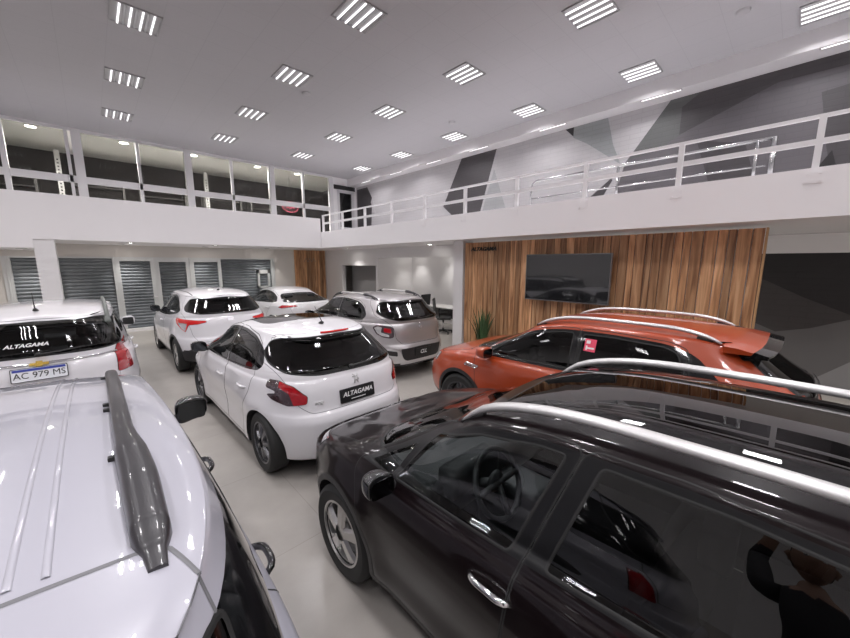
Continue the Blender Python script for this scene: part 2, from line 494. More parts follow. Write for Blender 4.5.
def arch_liner(parent, sh, x, r, name='wheel_well'):
    mb = MB(); wz = sh.p['wr_']
    for sg in (1, -1):
        mb = MB(); n = 20; ring = []
        for (rr, yy) in ((r + .004, 'o'), (r + .004, .50), (.02, .50)):
            row = []
            for j in range(n + 1):
                a = -.30 + (PI + .60) * j / n
                X, Z = x + rr * math.cos(a), wz + rr * math.sin(a)
                if yy == 'o': Y = abs(sh.side(X, max(Z, .27))[0].y) - .012
                else: Y = yy
                row.append((X, sg * Y, max(Z, .20)))
            ring.append(row)
        k = len(mb.v)
        for row in ring: mb.v += row
        for q in range(2):
            for j in range(n): a0 = k + q * (n + 1) + j; mb.f.append((a0, a0 + 1, a0 + n + 2, a0 + n + 1))
        mb.build(name, 'trim_dark', parent)
def mirror(parent, sh, x, z, sg, m, size=(.12, .19, .145), mglass=True, armm='plastic_black', out=.05):
    """door mirror: shell bulging forward, glass facing back, on a short arm"""
    pt, n = sh.side(x, z, sg)
    cx, cy, cz = x - .02, pt.y + sg * (out + size[1] / 2), z + .045
    bm = bmesh.new(); bmesh.ops.create_uvsphere(bm, u_segments=24, v_segments=14, radius=1)
    V = []; L, W, H = size
    for v in bm.verts:
        a, b, c = v.co
        def se(q, e): return math.copysign(abs(q) ** e, q)
        X = se(a, .8) * L * (1. if a > 0 else .16); Y = se(b, .62) * W / 2; Z = se(c, .62) * H / 2
        X -= .18 * abs(Y) ; Y2 = Y; Z += sg * Y * .12
        X *= (1 - .15 * (sg * Y / W)); Z *= (1 - .18 * (sg * Y / W * 2) * .5)
        v.co = (cx + X, cy + Y2, cz + Z)
    bm.verts.index_update()
    mo = mesh_obj('mirror_housing', [v.co[:] for v in bm.verts], [[v.index for v in f.verts] for f in bm.faces], m, parent, True); bm.free()
    gp = fillet([(cy - W * .41, cz - H * .36 - .41 * W * .12 * sg * sg * (1)), (cy + W * .41, cz - H * .36), (cy + W * .41, cz + H * .36), (cy - W * .41, cz + H * .36)], .03, 3)
    gx = cx - L * .16 - .010
    g = MB().prism(gp, lambda u, v: (gx, u, v), lambda u, v: (gx - .004, u, v)); go = g.build('mirror_glass', 'mirror_glass', mo)
    MB().tube([(x + .02, pt.y - sg * .02, z - .02), (x + .01, pt.y + sg * out * .5, z - .008), (x, pt.y + sg * (out + .05), z + .005)], [.030, .024, .026], 10, sx=1.3).build('mirror_arm', armm, mo, smooth=True)
    return mo
def seat(parent, x, y, z0, w=.50, back=.62, m='seat_fabric', bench=False):
    b = MB(); b.bbox(x - .25, x + .27, y - w / 2, y + w / 2, z0, z0 + .16, .05, 3)
    k = len(b.v); b.bbox(-.07, .07, y - w / 2 + .01, y + w / 2 - .01, 0, back, .05, 3)
    a = R(-20)
    for i in range(k, len(b.v)):
        X, Y, Z = b.v[i]; b.v[i] = (x - .24 + X * math.cos(a) + Z * math.sin(a), Y, z0 + .08 - X * math.sin(a) * 1 + Z * math.cos(a))
    hx = x - .24 + (back + .10) * math.sin(a); hz = z0 + .08 + (back + .10) * math.cos(a)
    for yy in ((y,) if not bench else (y - w * .3, y + w * .3)):
        b.bbox(hx - .05, hx + .05, yy - .12, yy + .12, hz - .07, hz + .09, .04, 3)
        b.tube([(hx + .02, yy - .05, hz - .15), (hx, yy - .05, hz)], .007, 6); b.tube([(hx + .02, yy + .05, hz - .15), (hx, yy + .05, hz)], .007, 6)
    return b.build('seat', m, parent, smooth=True)
def interior(parent, p, sh):
    W = p['wg']; xb = p['cowl']
    d = MB(); zt = float(fun(p['belt'])(np.array([xb - .3]))[0])
    d.bbox(xb - .62, xb - .12, -W + .10, W - .10, zt - .30, zt - .02, .06, 3)
    d.bbox(xb - .70, xb - .55, .15, .60, zt - .12, zt + .06, .05, 3)
    d.bbox(xb - .95, xb - .50, -.13, .13, .35, zt - .18, .04, 2)
    ds = d.build('dashboard', 'dash_plastic', parent, smooth=True)
    c = Vector((xb - .83, .37, zt - .02)); ax = Vector((-.88, 0, .42)).normalized(); u = Vector((0, 1, 0)); v = ax.cross(u)
    s = MB(); s.tube([c + u * (.185 * math.cos(q)) + v * (.185 * math.sin(q)) for q in [2 * PI * k / 28 for k in range(29)]], .016, 8, cap=False, up=ax)
    for q in (0, PI, -PI / 2 if v.z > 0 else PI / 2):
        s.tube([c, c + u * (.18 * math.cos(q)) + v * (.18 * math.sin(q))], .018, 6)
    s.lathe([(.001, 0.), (.06, 0.01), (.065, .03), (.001, .03)], 16, 'x', c=c)
    s.tube([c, c - ax * .25], .03, 8)
    s.build('steering_wheel', 'dash_plastic', parent, smooth=True)
    for yy in (.37, -.37): seat(parent, xb - 1.30, yy, .42, .48, .60)
    seat(parent, xb - 2.12, 0, .44, 1.15, .56, bench=True)
    f = MB(); f.box(-p['wb'] / 2 + .05, xb - .12, -W + .12, W - .12, .27, .30)
    f.bbox(max(p['glassbase'] + .30, -p['wb'] / 2 - .15), xb - 2.45, -W + .26, W - .26, .30, .80, .03, 2)
    f.build('cabin_floor', 'trim_dark', parent)
def underbody(parent, p):
    b = MB(); W = p['W']; wx = p['wb'] / 2; a = p['arch'] + .02
    z0, z1 = .19, .25
    b.box(-wx + a, wx - a, -W * .9, W * .9, z0, z1)
    b.box(-wx - a, -wx + a, -.50, .50, z0, z1); b.box(wx - a, wx + a, -.50, .50, z0, z1)
    b.box(p['tail'] + .24, -wx - a, -W * .60, W * .60, z0 + .04, z1 + .04); b.box(wx + a, p['nose'] - .28, -W * .60, W * .60, z0 + .04, z1 + .04)
    return b.build('underbody', 'trim_dark', parent)
def strip_on(sh, pts, view, r, h=.006, off=0.):
    """slim raised moulding following the body along pts"""
    P = []
    for (a, b) in pts:
        l, n = {'side': lambda: sh.side(a, b), 'side-': lambda: sh.side(a, b, -1), 'rear': lambda: sh.rear(a, b), 'top': lambda: sh.top(a, b)}[view]()
        P.append((l, n))
    v = []; f = []
    for i, (l, n) in enumerate(P):
        t = (P[min(i + 1, len(P) - 1)][0] - P[max(i - 1, 0)][0]).normalized(); q = t.cross(n).normalized()
        for (dq, dn) in ((-1, -.2), (-.7, .7), (0, 1), (.7, .7), (1, -.2)): v.append(l + q * (r * dq) + n * (h * dn + off))
    for i in range(len(P) - 1):
        for j in range(4): f.append((i * 5 + j, i * 5 + j + 1, i * 5 + j + 6, i * 5 + j + 5))
    return v, f
def handle(parent, sh, x, z, sg, m, L=.20):
    l, n = sh.side(x, z, sg); y = l.y
    pts = []
    for t in np.linspace(-1, 1, 11):
        yy = sh.side(x + t * L / 2, z, sg)[0].y
        pts.append((x + t * L / 2, yy + sg * (.034 * (1 - abs(t) ** 4) - .004), z + .012 * (1 - t * t)))
    mb = MB().tube(pts, [.012] + [.014] * 9 + [.012], 8, up=(0, 1, 0), sx=1.1)
    return mb.build('handle', m, parent, smooth=True)
def roof_rail(parent, sh, x0, x1, y, sg, m, style, h=.045, footm=None, wid=.018, flat=1.):
    n = 30; P = []
    for i in range(n + 1):
        t = i / n; x = x1 + (x0 - x1) * t; l, nn = sh.top(x, sg * y)
        P.append((l, nn, t))
    if style == 'arch':       # continuous raised bar, ends running down to the roof
        pts = [l + Vector((0, 0, h * min(1, math.sin(min(t, 1 - t) * PI * 2.2) ** .7 if min(t, 1 - t) < .227 else 1) + .004)) for (l, nn, t) in P]
        rs = [wid * (.55 + .45 * min(1, min(t, 1 - t) / .08)) for (_, _, t) in P]
        o = MB().tube(pts, rs, 12, sx=flat).build('roof_rail', m, parent, smooth=True)
        for t0 in (.02, .93):
            f = MB(); i0 = int(t0 * n); q = [P[k][0] for k in range(i0, i0 + 3)]
            f.tube([v + Vector((0, 0, .006)) for v in q], .016, 8, sx=1.2)
            f.build('rail_foot', footm or 'plastic_black', o, smooth=True)
        return o
    return P
# ------------------------------------------------------------------ complete cars
def make_car(name, label, loc, yaw, p, q):
    """p: body dimensions, q: openings, lamps and equipment. Local frame: +x forward, +y left, origin under the middle."""
    root = empty(name, loc, R(90 + yaw)); tag(root, label, 'car')
    sh = Shell(p); paint = q['paint']; W = p['W']; wx = p['wb'] / 2; wz = p['wr_']
    for c in q['cuts']:
        nm, view, poly = c[0], c[1], c[2]; kw = c[3] if len(c) > 3 else {}
        sh.cut(nm, view, poly, **kw)
    ar = p['arch']
    for sgx in (wx, -wx):
        if q.get('clad'):
            w = q['clad']
            sh.cut('cladding', 'side', circle(sgx, wz, ar + w, 44), ymin=.5, zmax=wz + ar + w + .1)
    if q.get('clad'): sh.cut('cladding', 'side', q['cladpoly'], ymin=.5)
    for sgx in (wx, -wx):
        pl = [(sgx + ar, -.2)] + [(sgx + ar * math.cos(a), wz + ar * math.sin(a)) for a in np.linspace(-.25, PI + .25, 34)] + [(sgx - ar, -.2)]
        sh.cut('hole', 'side', pl, ymin=.4, nmin=.02)
    have = lambda t: t in sh.names
    body = sh.part('body', 'body', paint, root)
    if have('cladding'): sh.part('cladding', 'wheel_arch_cladding', 'plastic_black', root)
    if have('bumper_low'): sh.part('bumper_low', 'bumper_skirt', q.get('lowmat', 'plastic_black'), root)
    if have('bumper_insert'): sh.part('bumper_insert', 'bumper_insert', q.get('insmat', 'rail_silver'), root)
    if have('hood'): o = sh.part('hood', 'hood', paint, root); sh.seam('hood', 'hood_gap', 'seam', o, r=.004)
    tg = None
    if have('tailgate'):
        tg = sh.part('tailgate', 'tailgate', paint, root); sh.seam(['tailgate', 'rear_glass', 'rear_trim'], 'tailgate_gap', q.get('gap', 'seam'), tg, r=q.get('gapr', .004))
    if have('windscreen'): sh.part('windscreen', 'windscreen', q.get('wsglass', 'glass_clear'), root); sh.seam('windscreen', 'windscreen_seal', 'seam', root, r=.010)
    if have('rear_trim'): sh.part('rear_trim', 'rear_window_surround', 'gloss_black', tg or root)
    if have('rear_glass'): sh.part('rear_glass', 'rear_window', q.get('rearglass', 'glass_dark'), tg or root); sh.seam('rear_glass', 'rear_window_seal', 'seam', tg or root, r=.008)
    if have('roof_glass'): sh.part('roof_glass', 'glass_roof_panel', 'glass_roof', root); sh.seam('roof_glass', 'roof_glass_seal', 'seam', root, r=.005)
    if have('roof_black'): sh.part('roof_black', 'roof_panel', 'gloss_black', root)
    if have('grille'): sh.part('grille', 'grille', 'plastic_black', root)
    if have('fuel'): sh.part('fuel', 'fuel_flap', paint, root); sh.seam('fuel', 'fuel_flap_gap', 'seam', root, side=1, r=.002)
    for sg, sd in ((1, 'left'), (-1, 'right')):
        for t, on in (('door_front', 'front_door'), ('door_rear', 'rear_door')):
            if not have(t): continue
            d = sh.part(t, on, paint, root, side=sg)
            gl = {'door_front': ['glass_f', 'trim_f', 'glass_q'], 'door_rear': ['glass_r', 'trim_r']}[t]
            sh.seam([t] + gl, 'door_gap', 'seam', d, side=sg, r=q.get('doorgap', .0035))
            if have(gl[1]): sh.part(gl[1], 'window_frame', q.get('trimmat', 'gloss_black'), d, side=sg)
            if have(gl[0]):
                w = sh.part(gl[0], 'window', q.get('sideglass_' + t, q.get('sideglass', 'glass_tint')), d, side=sg)
                sh.seam(gl[0], 'window_seal', 'seam', d, side=sg, r=.006)
            if t == 'door_front' and have('glass_q'): sh.part('glass_q', 'quarter_light', q.get('sideglass_door_front', q.get('sideglass', 'glass_tint')), d, side=sg)
            hx, hz = q['handles'][0 if t == 'door_front' else 1]
            handle(d, sh, hx, hz, sg, q.get('handlemat', paint), q.get('handlelen', .20))
        if have('quarter'): sh.part('quarter', 'quarter_window', q.get('quartermat', 'glass_dark'), root, side=sg)
        if have('quarter_trim'): sh.part('quarter_trim', 'quarter_trim', 'gloss_black', root, side=sg)
        if have('tail_lamp'):
            t = sh.part('tail_lamp', 'tail_lamp', q['tailmat'], root, side=sg, off=.006)
            sh.seam(['tail_lamp', 'tail_lamp2', 'tail_lamp3'], 'lamp_gap', 'seam', t, side=sg, r=.005)
            if have('tail_lamp2'): sh.part('tail_lamp2', 'reversing_lens', q.get('tailmat2', 'lamp_clear'), t, side=sg, off=.006)
            if have('tail_lamp3'): sh.part('tail_lamp3', 'brake_lens', q.get('tailmat3', 'lamp_red_bright'), t, side=sg, off=.010)
        if have('head_lamp'):
            t = sh.part('head_lamp', 'head_lamp', 'lamp_clear', root, side=sg, off=.004); sh.seam('head_lamp', 'lamp_gap', 'seam', t, side=sg, r=.005)
        if q.get('mirror'):
            mx, mz, mm = q['mirror'][:3]; mirror(root, sh, mx, mz, sg, mm, **(q['mirror'][3] if len(q['mirror']) > 3 else {}))
    # cabin lining: the shell again, 3 cm further in, so that the walls have thickness
    if have('windscreen'):
        lt = [t for t in ('body', 'door_front', 'door_rear', 'tailgate', 'trim_f', 'trim_r', 'rear_trim', 'roof_black', 'quarter_trim') if have(t)]
        lo = sh.part(lt, 'cabin_lining', 'trim_dark', root, off=-.03)
        bm = bmesh.new(); bm.from_mesh(lo.data)
        dead = [f for f in bm.faces if f.calc_center_median().z < .42 or f.calc_center_median().x > p['cowl'] - .05 or f.calc_center_median().x < p['tail'] + .20 or (f.calc_center_median().x < p['roofend'] + q.get('lincut', .16) and f.calc_center_median().z > p['zglass'] + .12)]
        bmesh.ops.delete(bm, geom=dead, context='FACES'); bm.to_mesh(lo.data); bm.free()
        interior(root, p, sh)
    underbody(root, p)
    arch_liner(root, sh, wx, ar); arch_liner(root, sh, -wx, ar)
    for sx in (wx, -wx):
        for sg in (1, -1):
            tw = .205; yy = abs(sh.side(sx, wz + ar + .02)[0].y) - tw / 2 - q.get('wheelin', .012)
            wheel(root, sx, sg * yy, sg, wz, q['rim_r'], tw, q['rimmat'], q['rimstyle'])
    return root, sh, tg or root
def rear_wiper(parent, sh, y0, z0, y1, z1):
    P = []; n = 8
    for i in range(n + 1):
        t = i / n; l, nn = sh.rear(y0 + (y1 - y0) * t, z0 + (z1 - z0) * t); P.append(l + nn * (.022 if t < .6 else .016))
    l, nn = sh.rear(y0, z0)
    m = MB().tube(P, [.013, .011, .009, .008, .007, .007, .006, .006, .005], 6)
    m.tube([l - nn * .01, l + nn * .03], .022, 10)
    return m.build('rear_wiper', 'plastic_black', parent, smooth=True)
def antenna(parent, sh, x, y, h=.20, lean=-.35, fin=False):
    l, n = sh.top(x, y)
    m = MB().tube([l + Vector((.035, 0, -.006)), l + Vector((.0, 0, .016)), l + Vector((-.03, 0, .02))], [.028, .020, .012], 10)
    m.tube([l + Vector((-.02, 0, .01)), l + Vector((-.02 + h * lean, 0, h * .95))], [.007, .003], 6)
    return m.build('antenna', 'plastic_black', parent, smooth=True)
def plate_on(parent, sh, y, z, w, h, txt, face, ink, size, side='rear', sub=None, strip=None, tilt=None):
    l, n = sh.rear(y, z); n = Vector((n.x, 0, n.z)).normalized()
    if tilt is not None: n = Vector((-math.cos(tilt), 0, math.sin(tilt)))
    l = Vector((min(sh.rear(y + w * .45, z)[0].x, sh.rear(y - w * .45, z)[0].x, l.x, sh.rear(y, z + h * .4)[0].x, sh.rear(y, z - h * .4)[0].x), y, z)) + n * .008
    xd = Vector((0, -1, 0)); yd = n.cross(xd).normalized()
    if yd.z < 0: yd = -yd
    pl = fillet([(-w / 2, -h / 2), (w / 2, -h / 2), (w / 2, h / 2), (-w / 2, h / 2)], .012, 3)
    MB().prism([(u * 1.035, v * 1.10) for u, v in pl], lambda u, v: l + xd * u + yd * v + n * .002, lambda u, v: l + xd * u + yd * v - n * .014).build('plate_frame', 'plate_black', parent)
    b = MB().prism(pl, lambda u, v: l + xd * u + yd * v + n * .004, lambda u, v: l + xd * u + yd * v - n * .012)
    po = b.build('number_plate', face, parent)
    if strip:
        MB().prism([(-w / 2 + .008, h / 2 - .030), (w / 2 - .008, h / 2 - .030), (w / 2 - .008, h / 2 - .004), (-w / 2 + .008, h / 2 - .004)], lambda u, v: l + xd * u + yd * v + n * .0055, lambda u, v: l + xd * u + yd * v + n * .003).build('plate_band', strip, po)
    text_obj('plate_lettering', txt, size, ink, l + n * .006 - yd * (.010 if strip else (-.012 if sub else 0)), xd, yd, po, bold=0. if strip else size * .012, depth=.001, sx=1.0 if not strip else .92, shear=0 if strip else .25)
    if sub: MB().prism([(-w * .22, -h * .36), (w * .22, -h * .36), (w * .22, -h * .30), (-w * .22, -h * .30)], lambda u, v: l + xd * u + yd * v + n * .0055, lambda u, v: l + xd * u + yd * v + n * .003).build('plate_line', ink, po)
    return po
# ------------------------------------------------------------------ room
def tex_coord(nt):
    return N(nt, 'TexCoord').outputs['Object']
def tiled(name, col, size, line, lw, rough, noise=.08, nscale=3., coat=0., coatr=.1, bump=.0, offset=0., plane='xy', rowh=None, blot=0.):
    m, nt, out = nodes(name)
    tc = tex_coord(nt); mp = N(nt, 'Mapping'); nt.links.new(tc, mp.inputs['Vector'])
    if plane == 'yz': mp.inputs['Rotation'].default_value = (0, R(90), R(90))
    if plane == 'xz': mp.inputs['Rotation'].default_value = (R(90), 0, 0)
    br = N(nt, 'TexBrick'); br.offset = offset; br.inputs['Scale'].default_value = 1.; br.inputs['Brick Width'].default_value = size; br.inputs['Row Height'].default_value = rowh or size
    br.inputs['Mortar Size'].default_value = lw; br.inputs['Mortar Smooth'].default_value = .2
    br.inputs['Color1'].default_value = rgb(col); br.inputs['Color2'].default_value = rgb([c * (1 - noise) for c in col]); br.inputs['Mortar'].default_value = rgb(line)
    nt.links.new(mp.outputs[0], br.inputs['Vector'])
    nz = N(nt, 'TexNoise'); nz.inputs['Scale'].default_value = nscale; nz.inputs['Detail'].default_value = 8; nz.inputs['Roughness'].default_value = .65
    nt.links.new(tc, nz.inputs['Vector'])
    rp = N(nt, 'ValToRGB'); rp.color_ramp.elements[0].position = .3; rp.color_ramp.elements[1].position = .75
    k = 1 - blot; rp.color_ramp.elements[0].color = (k, k, k, 1); rp.color_ramp.elements[1].color = (1, 1, 1, 1)
    nt.links.new(nz.outputs['Fac'], rp.inputs['Fac'])
    mx = N(nt, 'Mix', data_type='RGBA', blend_type='MULTIPLY'); mx.inputs['Factor'].default_value = 1.
    nt.links.new(br.outputs['Color'], mx.inputs['A']); nt.links.new(rp.outputs['Color'], mx.inputs['B'])
    p = N(nt, 'BsdfPrincipled'); p.inputs['Roughness'].default_value = rough; p.inputs['Coat Weight'].default_value = coat; p.inputs['Coat Roughness'].default_value = coatr
    nt.links.new(mx.outputs['Result'], p.inputs['Base Color'])
    if bump:
        b = N(nt, 'Bump'); b.inputs['Strength'].default_value = bump; b.inputs['Distance'].default_value = .004; b.invert = True
        nt.links.new(br.outputs['Fac'], b.inputs['Height']); nt.links.new(b.outputs['Normal'], p.inputs['Normal'])
    nt.links.new(p.outputs[0], out.inputs['Surface']); return m
tiled('floor_tile', (.385, .358, .33), 1.2, (.295, .275, .252), .0035, .38, noise=.05, nscale=2.2, coat=.35, coatr=.22, blot=.16)
tiled('ceiling_tile', (.45, .44, .455), .6, (.41, .40, .415), .005, .8, noise=.01, nscale=60., blot=.06)
mat('wall_white', (.78, .765, .77), .6, noise=.015, nscale=5)
mat('beam_white', (.62, .60, .61), .5, noise=.012, nscale=4)
mat('rail_white', (.80, .79, .80), .35)
mat('wood_edge', (.52, .31, .15), .5)
mat('fascia_white', (.86, .84, .85), .45, noise=.012, nscale=4)
mat('frame_white', (.66, .65, .66), .4)
mat('frame_aluminium', (.62, .63, .63), .35, metal=.25)
mat('beige_wall', (.62, .59, .56), .6, noise=.03, nscale=4)
def brick_wall(name, col): tiled(name, col, .42, [c * .90 for c in col], .010, .55, noise=.03, nscale=5., bump=.35, offset=.5, plane='yz', rowh=.10, blot=.05)
brick_wall('brick_white', (.44, .425, .435)); brick_wall('mural_pale', (.32, .325, .33)); brick_wall('mural_light', (.27, .285, .285))
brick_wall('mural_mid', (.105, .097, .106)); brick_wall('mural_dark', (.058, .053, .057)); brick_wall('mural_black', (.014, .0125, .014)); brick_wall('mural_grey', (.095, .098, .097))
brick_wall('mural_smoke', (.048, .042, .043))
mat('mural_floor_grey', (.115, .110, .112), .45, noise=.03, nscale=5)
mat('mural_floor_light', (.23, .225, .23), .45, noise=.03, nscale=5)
emis('tube_glow', (1., .97, 1.), 1.5)
emis('spot_glow', (1., .96, .90), 38.)
emis('led_glow', (1., .97, .98), 2.)
mat('fixture', (.36, .355, .36), .5, metal=.2)
mat('steel', (.55, .55, .56), .22, metal=.95)
mat('tv_screen', (.012, .013, .015), .10, coat=1.)
mat('tv_bezel', (.20, .19, .19), .4, metal=.4)
mat('leaf', (.045, .10, .035), .45, noise=.5, nscale=9)
mat('pot', (.05, .05, .05), .4)
mat('soil', (.03, .02, .015), .9)
mat('shelf_dark', (.030, .027, .028), .5, noise=.2, nscale=5)
mat('shelf_grey', (.10, .095, .095), .5, noise=.2, nscale=5)
mat('office_wall', (.78, .77, .76), .7)
mat('office_floor', (.70, .69, .66), .6)
mat('sign_dark', (.05, .02, .025), .4)
mat('chair_black', (.012, .012, .013), .45)
mat('desk_white', (.60, .59, .58), .35)
mat('detector', (.42, .41, .42), .6)
mat('phone', (.01, .01, .011), .15)
mat('sign_pink', (.55, .10, .16), .4)  # even matte pink for the ring and letters of the oval sign
def wood_mat():
    m, nt, out = nodes('wood_planks')
    g = N(nt, 'NewGeometry'); tc = tex_coord(nt)
    oi = N(nt, 'ObjectInfo')
    mp = N(nt, 'Mapping'); mp.inputs['Scale'].default_value = (7, 7, .42); nt.links.new(tc, mp.inputs['Vector'])
    at = N(nt, 'Attribute'); at.attribute_name = 'plank'
    add = N(nt, 'VectorMath', operation='ADD'); nt.links.new(mp.outputs[0], add.inputs[0])
    mul = N(nt, 'VectorMath', operation='SCALE'); mul.inputs['Scale'].default_value = 37.; nt.links.new(at.outputs['Color'], mul.inputs[0]); nt.links.new(mul.outputs[0], add.inputs[1])
    nz = N(nt, 'TexNoise'); nz.inputs['Scale'].default_value = 2.2; nz.inputs['Detail'].default_value = 7; nz.inputs['Distortion'].default_value = 1.1; nt.links.new(add.outputs[0], nz.inputs['Vector'])
    rp = N(nt, 'ValToRGB'); e = rp.color_ramp.elements
    e[0].position = .34; e[0].color = (.24, .11, .048, 1); e[1].position = .66; e[1].color = (.66, .40, .22, 1)
    k = rp.color_ramp.elements.new(.5); k.color = (.48, .25, .12, 1)
    nt.links.new(nz.outputs['Fac'], rp.inputs['Fac'])
    hs = N(nt, 'HueSaturation'); sep = N(nt, 'SeparateColor'); nt.links.new(at.outputs['Color'], sep.inputs[0])
    mr = N(nt, 'MapRange'); mr.inputs['To Min'].default_value = .62; mr.inputs['To Max'].default_value = 1.35; nt.links.new(sep.outputs[0], mr.inputs['Value'])
    nt.links.new(mr.outputs[0], hs.inputs['Value']); nt.links.new(rp.outputs['Color'], hs.inputs['Color'])
    p = N(nt, 'BsdfPrincipled'); p.inputs['Roughness'].default_value = .5; nt.links.new(hs.outputs[0], p.inputs['Base Color']); nt.links.new(p.outputs[0], out.inputs['Surface'])
wood_mat()
def shutter_mat():
    m, nt, out = nodes('shutter')
    tc = tex_coord(nt); nz = N(nt, 'TexNoise'); nz.inputs['Scale'].default_value = 1.7; nz.inputs['Detail'].default_value = 5; nt.links.new(tc, nz.inputs['Vector'])
    rp = N(nt, 'ValToRGB'); rp.color_ramp.elements[0].color = (.13, .145, .16, 1); rp.color_ramp.elements[1].color = (.23, .25, .27, 1); rp.color_ramp.elements[0].position = .35; rp.color_ramp.elements[1].position = .7
    nt.links.new(nz.outputs['Fac'], rp.inputs['Fac'])
    p = N(nt, 'BsdfPrincipled'); p.inputs['Roughness'].default_value = .5; p.inputs['Metallic'].default_value = .3; nt.links.new(rp.outputs[0], p.inputs['Base Color']); nt.links.new(p.outputs[0], out.inputs['Surface'])
shutter_mat()
H = 2.15; ZC = H + 3.645; XL, XR, YB, YF = -6., 9.14, -6., 14.2; XB = 6.03; YG = 11.7
ZS0, ZS1 = 2.668, 3.215
def st(name, b, m, **kw):
    o = b.build(name, m, **kw); o['kind'] = 'structure'; return o
st('floor', MB().box(XL - .2, XR + .2, YB - .2, YF + 4.2, -.1, 0), 'floor_tile')
st('ceiling', MB().box(XL - .2, 8.68, YB - .2, YF + .1, ZC, ZC + .12), 'ceiling_tile')
st('trim_1', MB().box(8.68, XR + .2, YB, YF, H + 3.348, ZC + .12), 'beam_white')     # beam along the right wall
st('wall_right', MB().box(XR, XR + .2, YB, YF + .2, 0, ZC), 'brick_white')
st('wall_left', MB().box(XL - .2, XL, YB, YF + .2, 0, ZC), 'wall_white')
st('wall_back', MB().box(XL, XR, YB - .2, YB, 0, ZC), 'wall_white')
# balcony along the right and gallery parapet across the far side
st('floor_mezzanine', MB().box(XB, XR, YB, YF + .0, ZS0, ZS1), 'fascia_white')
st('floor_gallery', MB().box(XL, XB, YG + .15, YF, ZS0, ZS0 + .25), 'fascia_white')
g = MB().box(-.86, XB, YG, YG + .15, ZS0 - .002, H + 1.525).box(XL, -.86, YG, YG + .15, H + .321, H + 1.525); g.box(XL, -.86, YG + .15, YF, H + .321, ZS0 - .004)
st('trim_2', g, 'fascia_white')
o = st('trim_3', MB().box(-.86, -.53, YG + .02, YG + .35, 0, ZS0), 'wall_white')
# far wall: ground floor openings for five roller shutters
def wall_holes(name, x0, x1, z0, z1, y0, y1, holes, m):
    xs = sorted({x0, x1, *[h[0] for h in holes], *[h[1] for h in holes]}); b = MB()
    for a, c in zip(xs[:-1], xs[1:]):
        zz = sorted([(h[2], h[3]) for h in holes if h[0] <= a + 1e-6 and h[1] >= c - 1e-6]); z = z0
        for (p, q) in zz:
            if p > z + 1e-4: b.box(a, c, y0, y1, z, p)
            z = q
        if z1 > z + 1e-4: b.box(a, c, y0, y1, z, z1)
    return st(name, b, m)
ZT = H + .165
panels = [(-1.50, -.66, 2.27, 'left'), (-.62, .50, 2.27, 'wide'), (.66, 1.40, 2.19, 'door'), (1.62, 2.34, 2.17, 'door'), (2.58, 3.30, 2.17, 'door'), (3.40, 5.14, 2.27, 'wide')]
wall_holes('wall_far', XL, XR, 0, ZS0 + .25, YF, YF + .2, [(-1.66, 5.28, .0, ZT)], 'beige_wall')
st('baseboard_far', MB().box(-1.66, 5.28, YF - .10, YF + .1, 0, .09), 'wall_white')
fr = MB()
for xa, xb in ((-1.66, -1.50), (-.66, -.62), (.50, .66), (1.40, 1.62), (2.34, 2.58), (3.30, 3.40), (5.14, 5.28)):
    fr.box(xa, xb, YF - .03, YF + .12, .09, ZT)
    if xb - xa > .12: fr.box((xa + xb) / 2 - .012, (xa + xb) / 2 + .012, YF - .05, YF - .03, .09, ZT)
for xa, xb, zt, k in panels: fr.box(xa, xb, YF - .03, YF + .12, zt, ZT)
st('trim_4', fr, 'frame_aluminium')
for i, (xa, xb, zt, k) in enumerate(panels):
    b = MB(); z = .09; n = int((zt - .09) / .095); hh = (zt - .09) / n
    for j in range(n):
        prof = [(YF + .10, z), (YF + .06, z + hh * .10), (YF + .045, z + hh * .5), (YF + .06, z + hh * .88), (YF + .10, z + hh * .97), (YF + .10, z + hh)]
        kk = len(b.v)
        for (y, zz) in prof: b.v += [(xa, y, zz), (xb, y, zz)]
        for q in range(5): b.f.append((kk + 2 * q, kk + 2 * q + 1, kk + 2 * q + 3, kk + 2 * q + 2))
        z += hh
    o = mesh_obj('roller_shutter', b.v, b.f, 'shutter')
    lab = ['ribbed steel roller shutter between the beige wall and the white column', 'wide ribbed steel roller shutter just right of the white column',
           'tall roller shutter door with a white handle, beside the wide shutter', 'middle one of three narrow roller shutter doors', 'narrow roller shutter door above the roof of the second white car', 'wide roller shutter with a small wicket frame, beside the wood panel'][i]
    tag(o, lab, 'shutter', 'roller shutters along the far wall')
    if i == 2: MB().tube([(xb - .02, YF - .06, 1.05), (xb + .10, YF - .06, 1.05)], .018, 8).tube([(xb + .08, YF, 1.05), (xb + .08, YF - .07, 1.05)], .014, 8).build('door_handle', 'frame_white', o)
    if i == 5:
        w = MB()
        for (a, c, d, e) in ((4.62, 4.70, 1.18, 1.88), (5.0, 5.08, 1.18, 1.88), (4.62, 5.08, 1.18, 1.26), (4.62, 5.08, 1.74, 1.88)): w.box(a, c, YF - .02, YF + .05, d, e)
        w.build('wicket_frame', 'frame_aluminium', o)
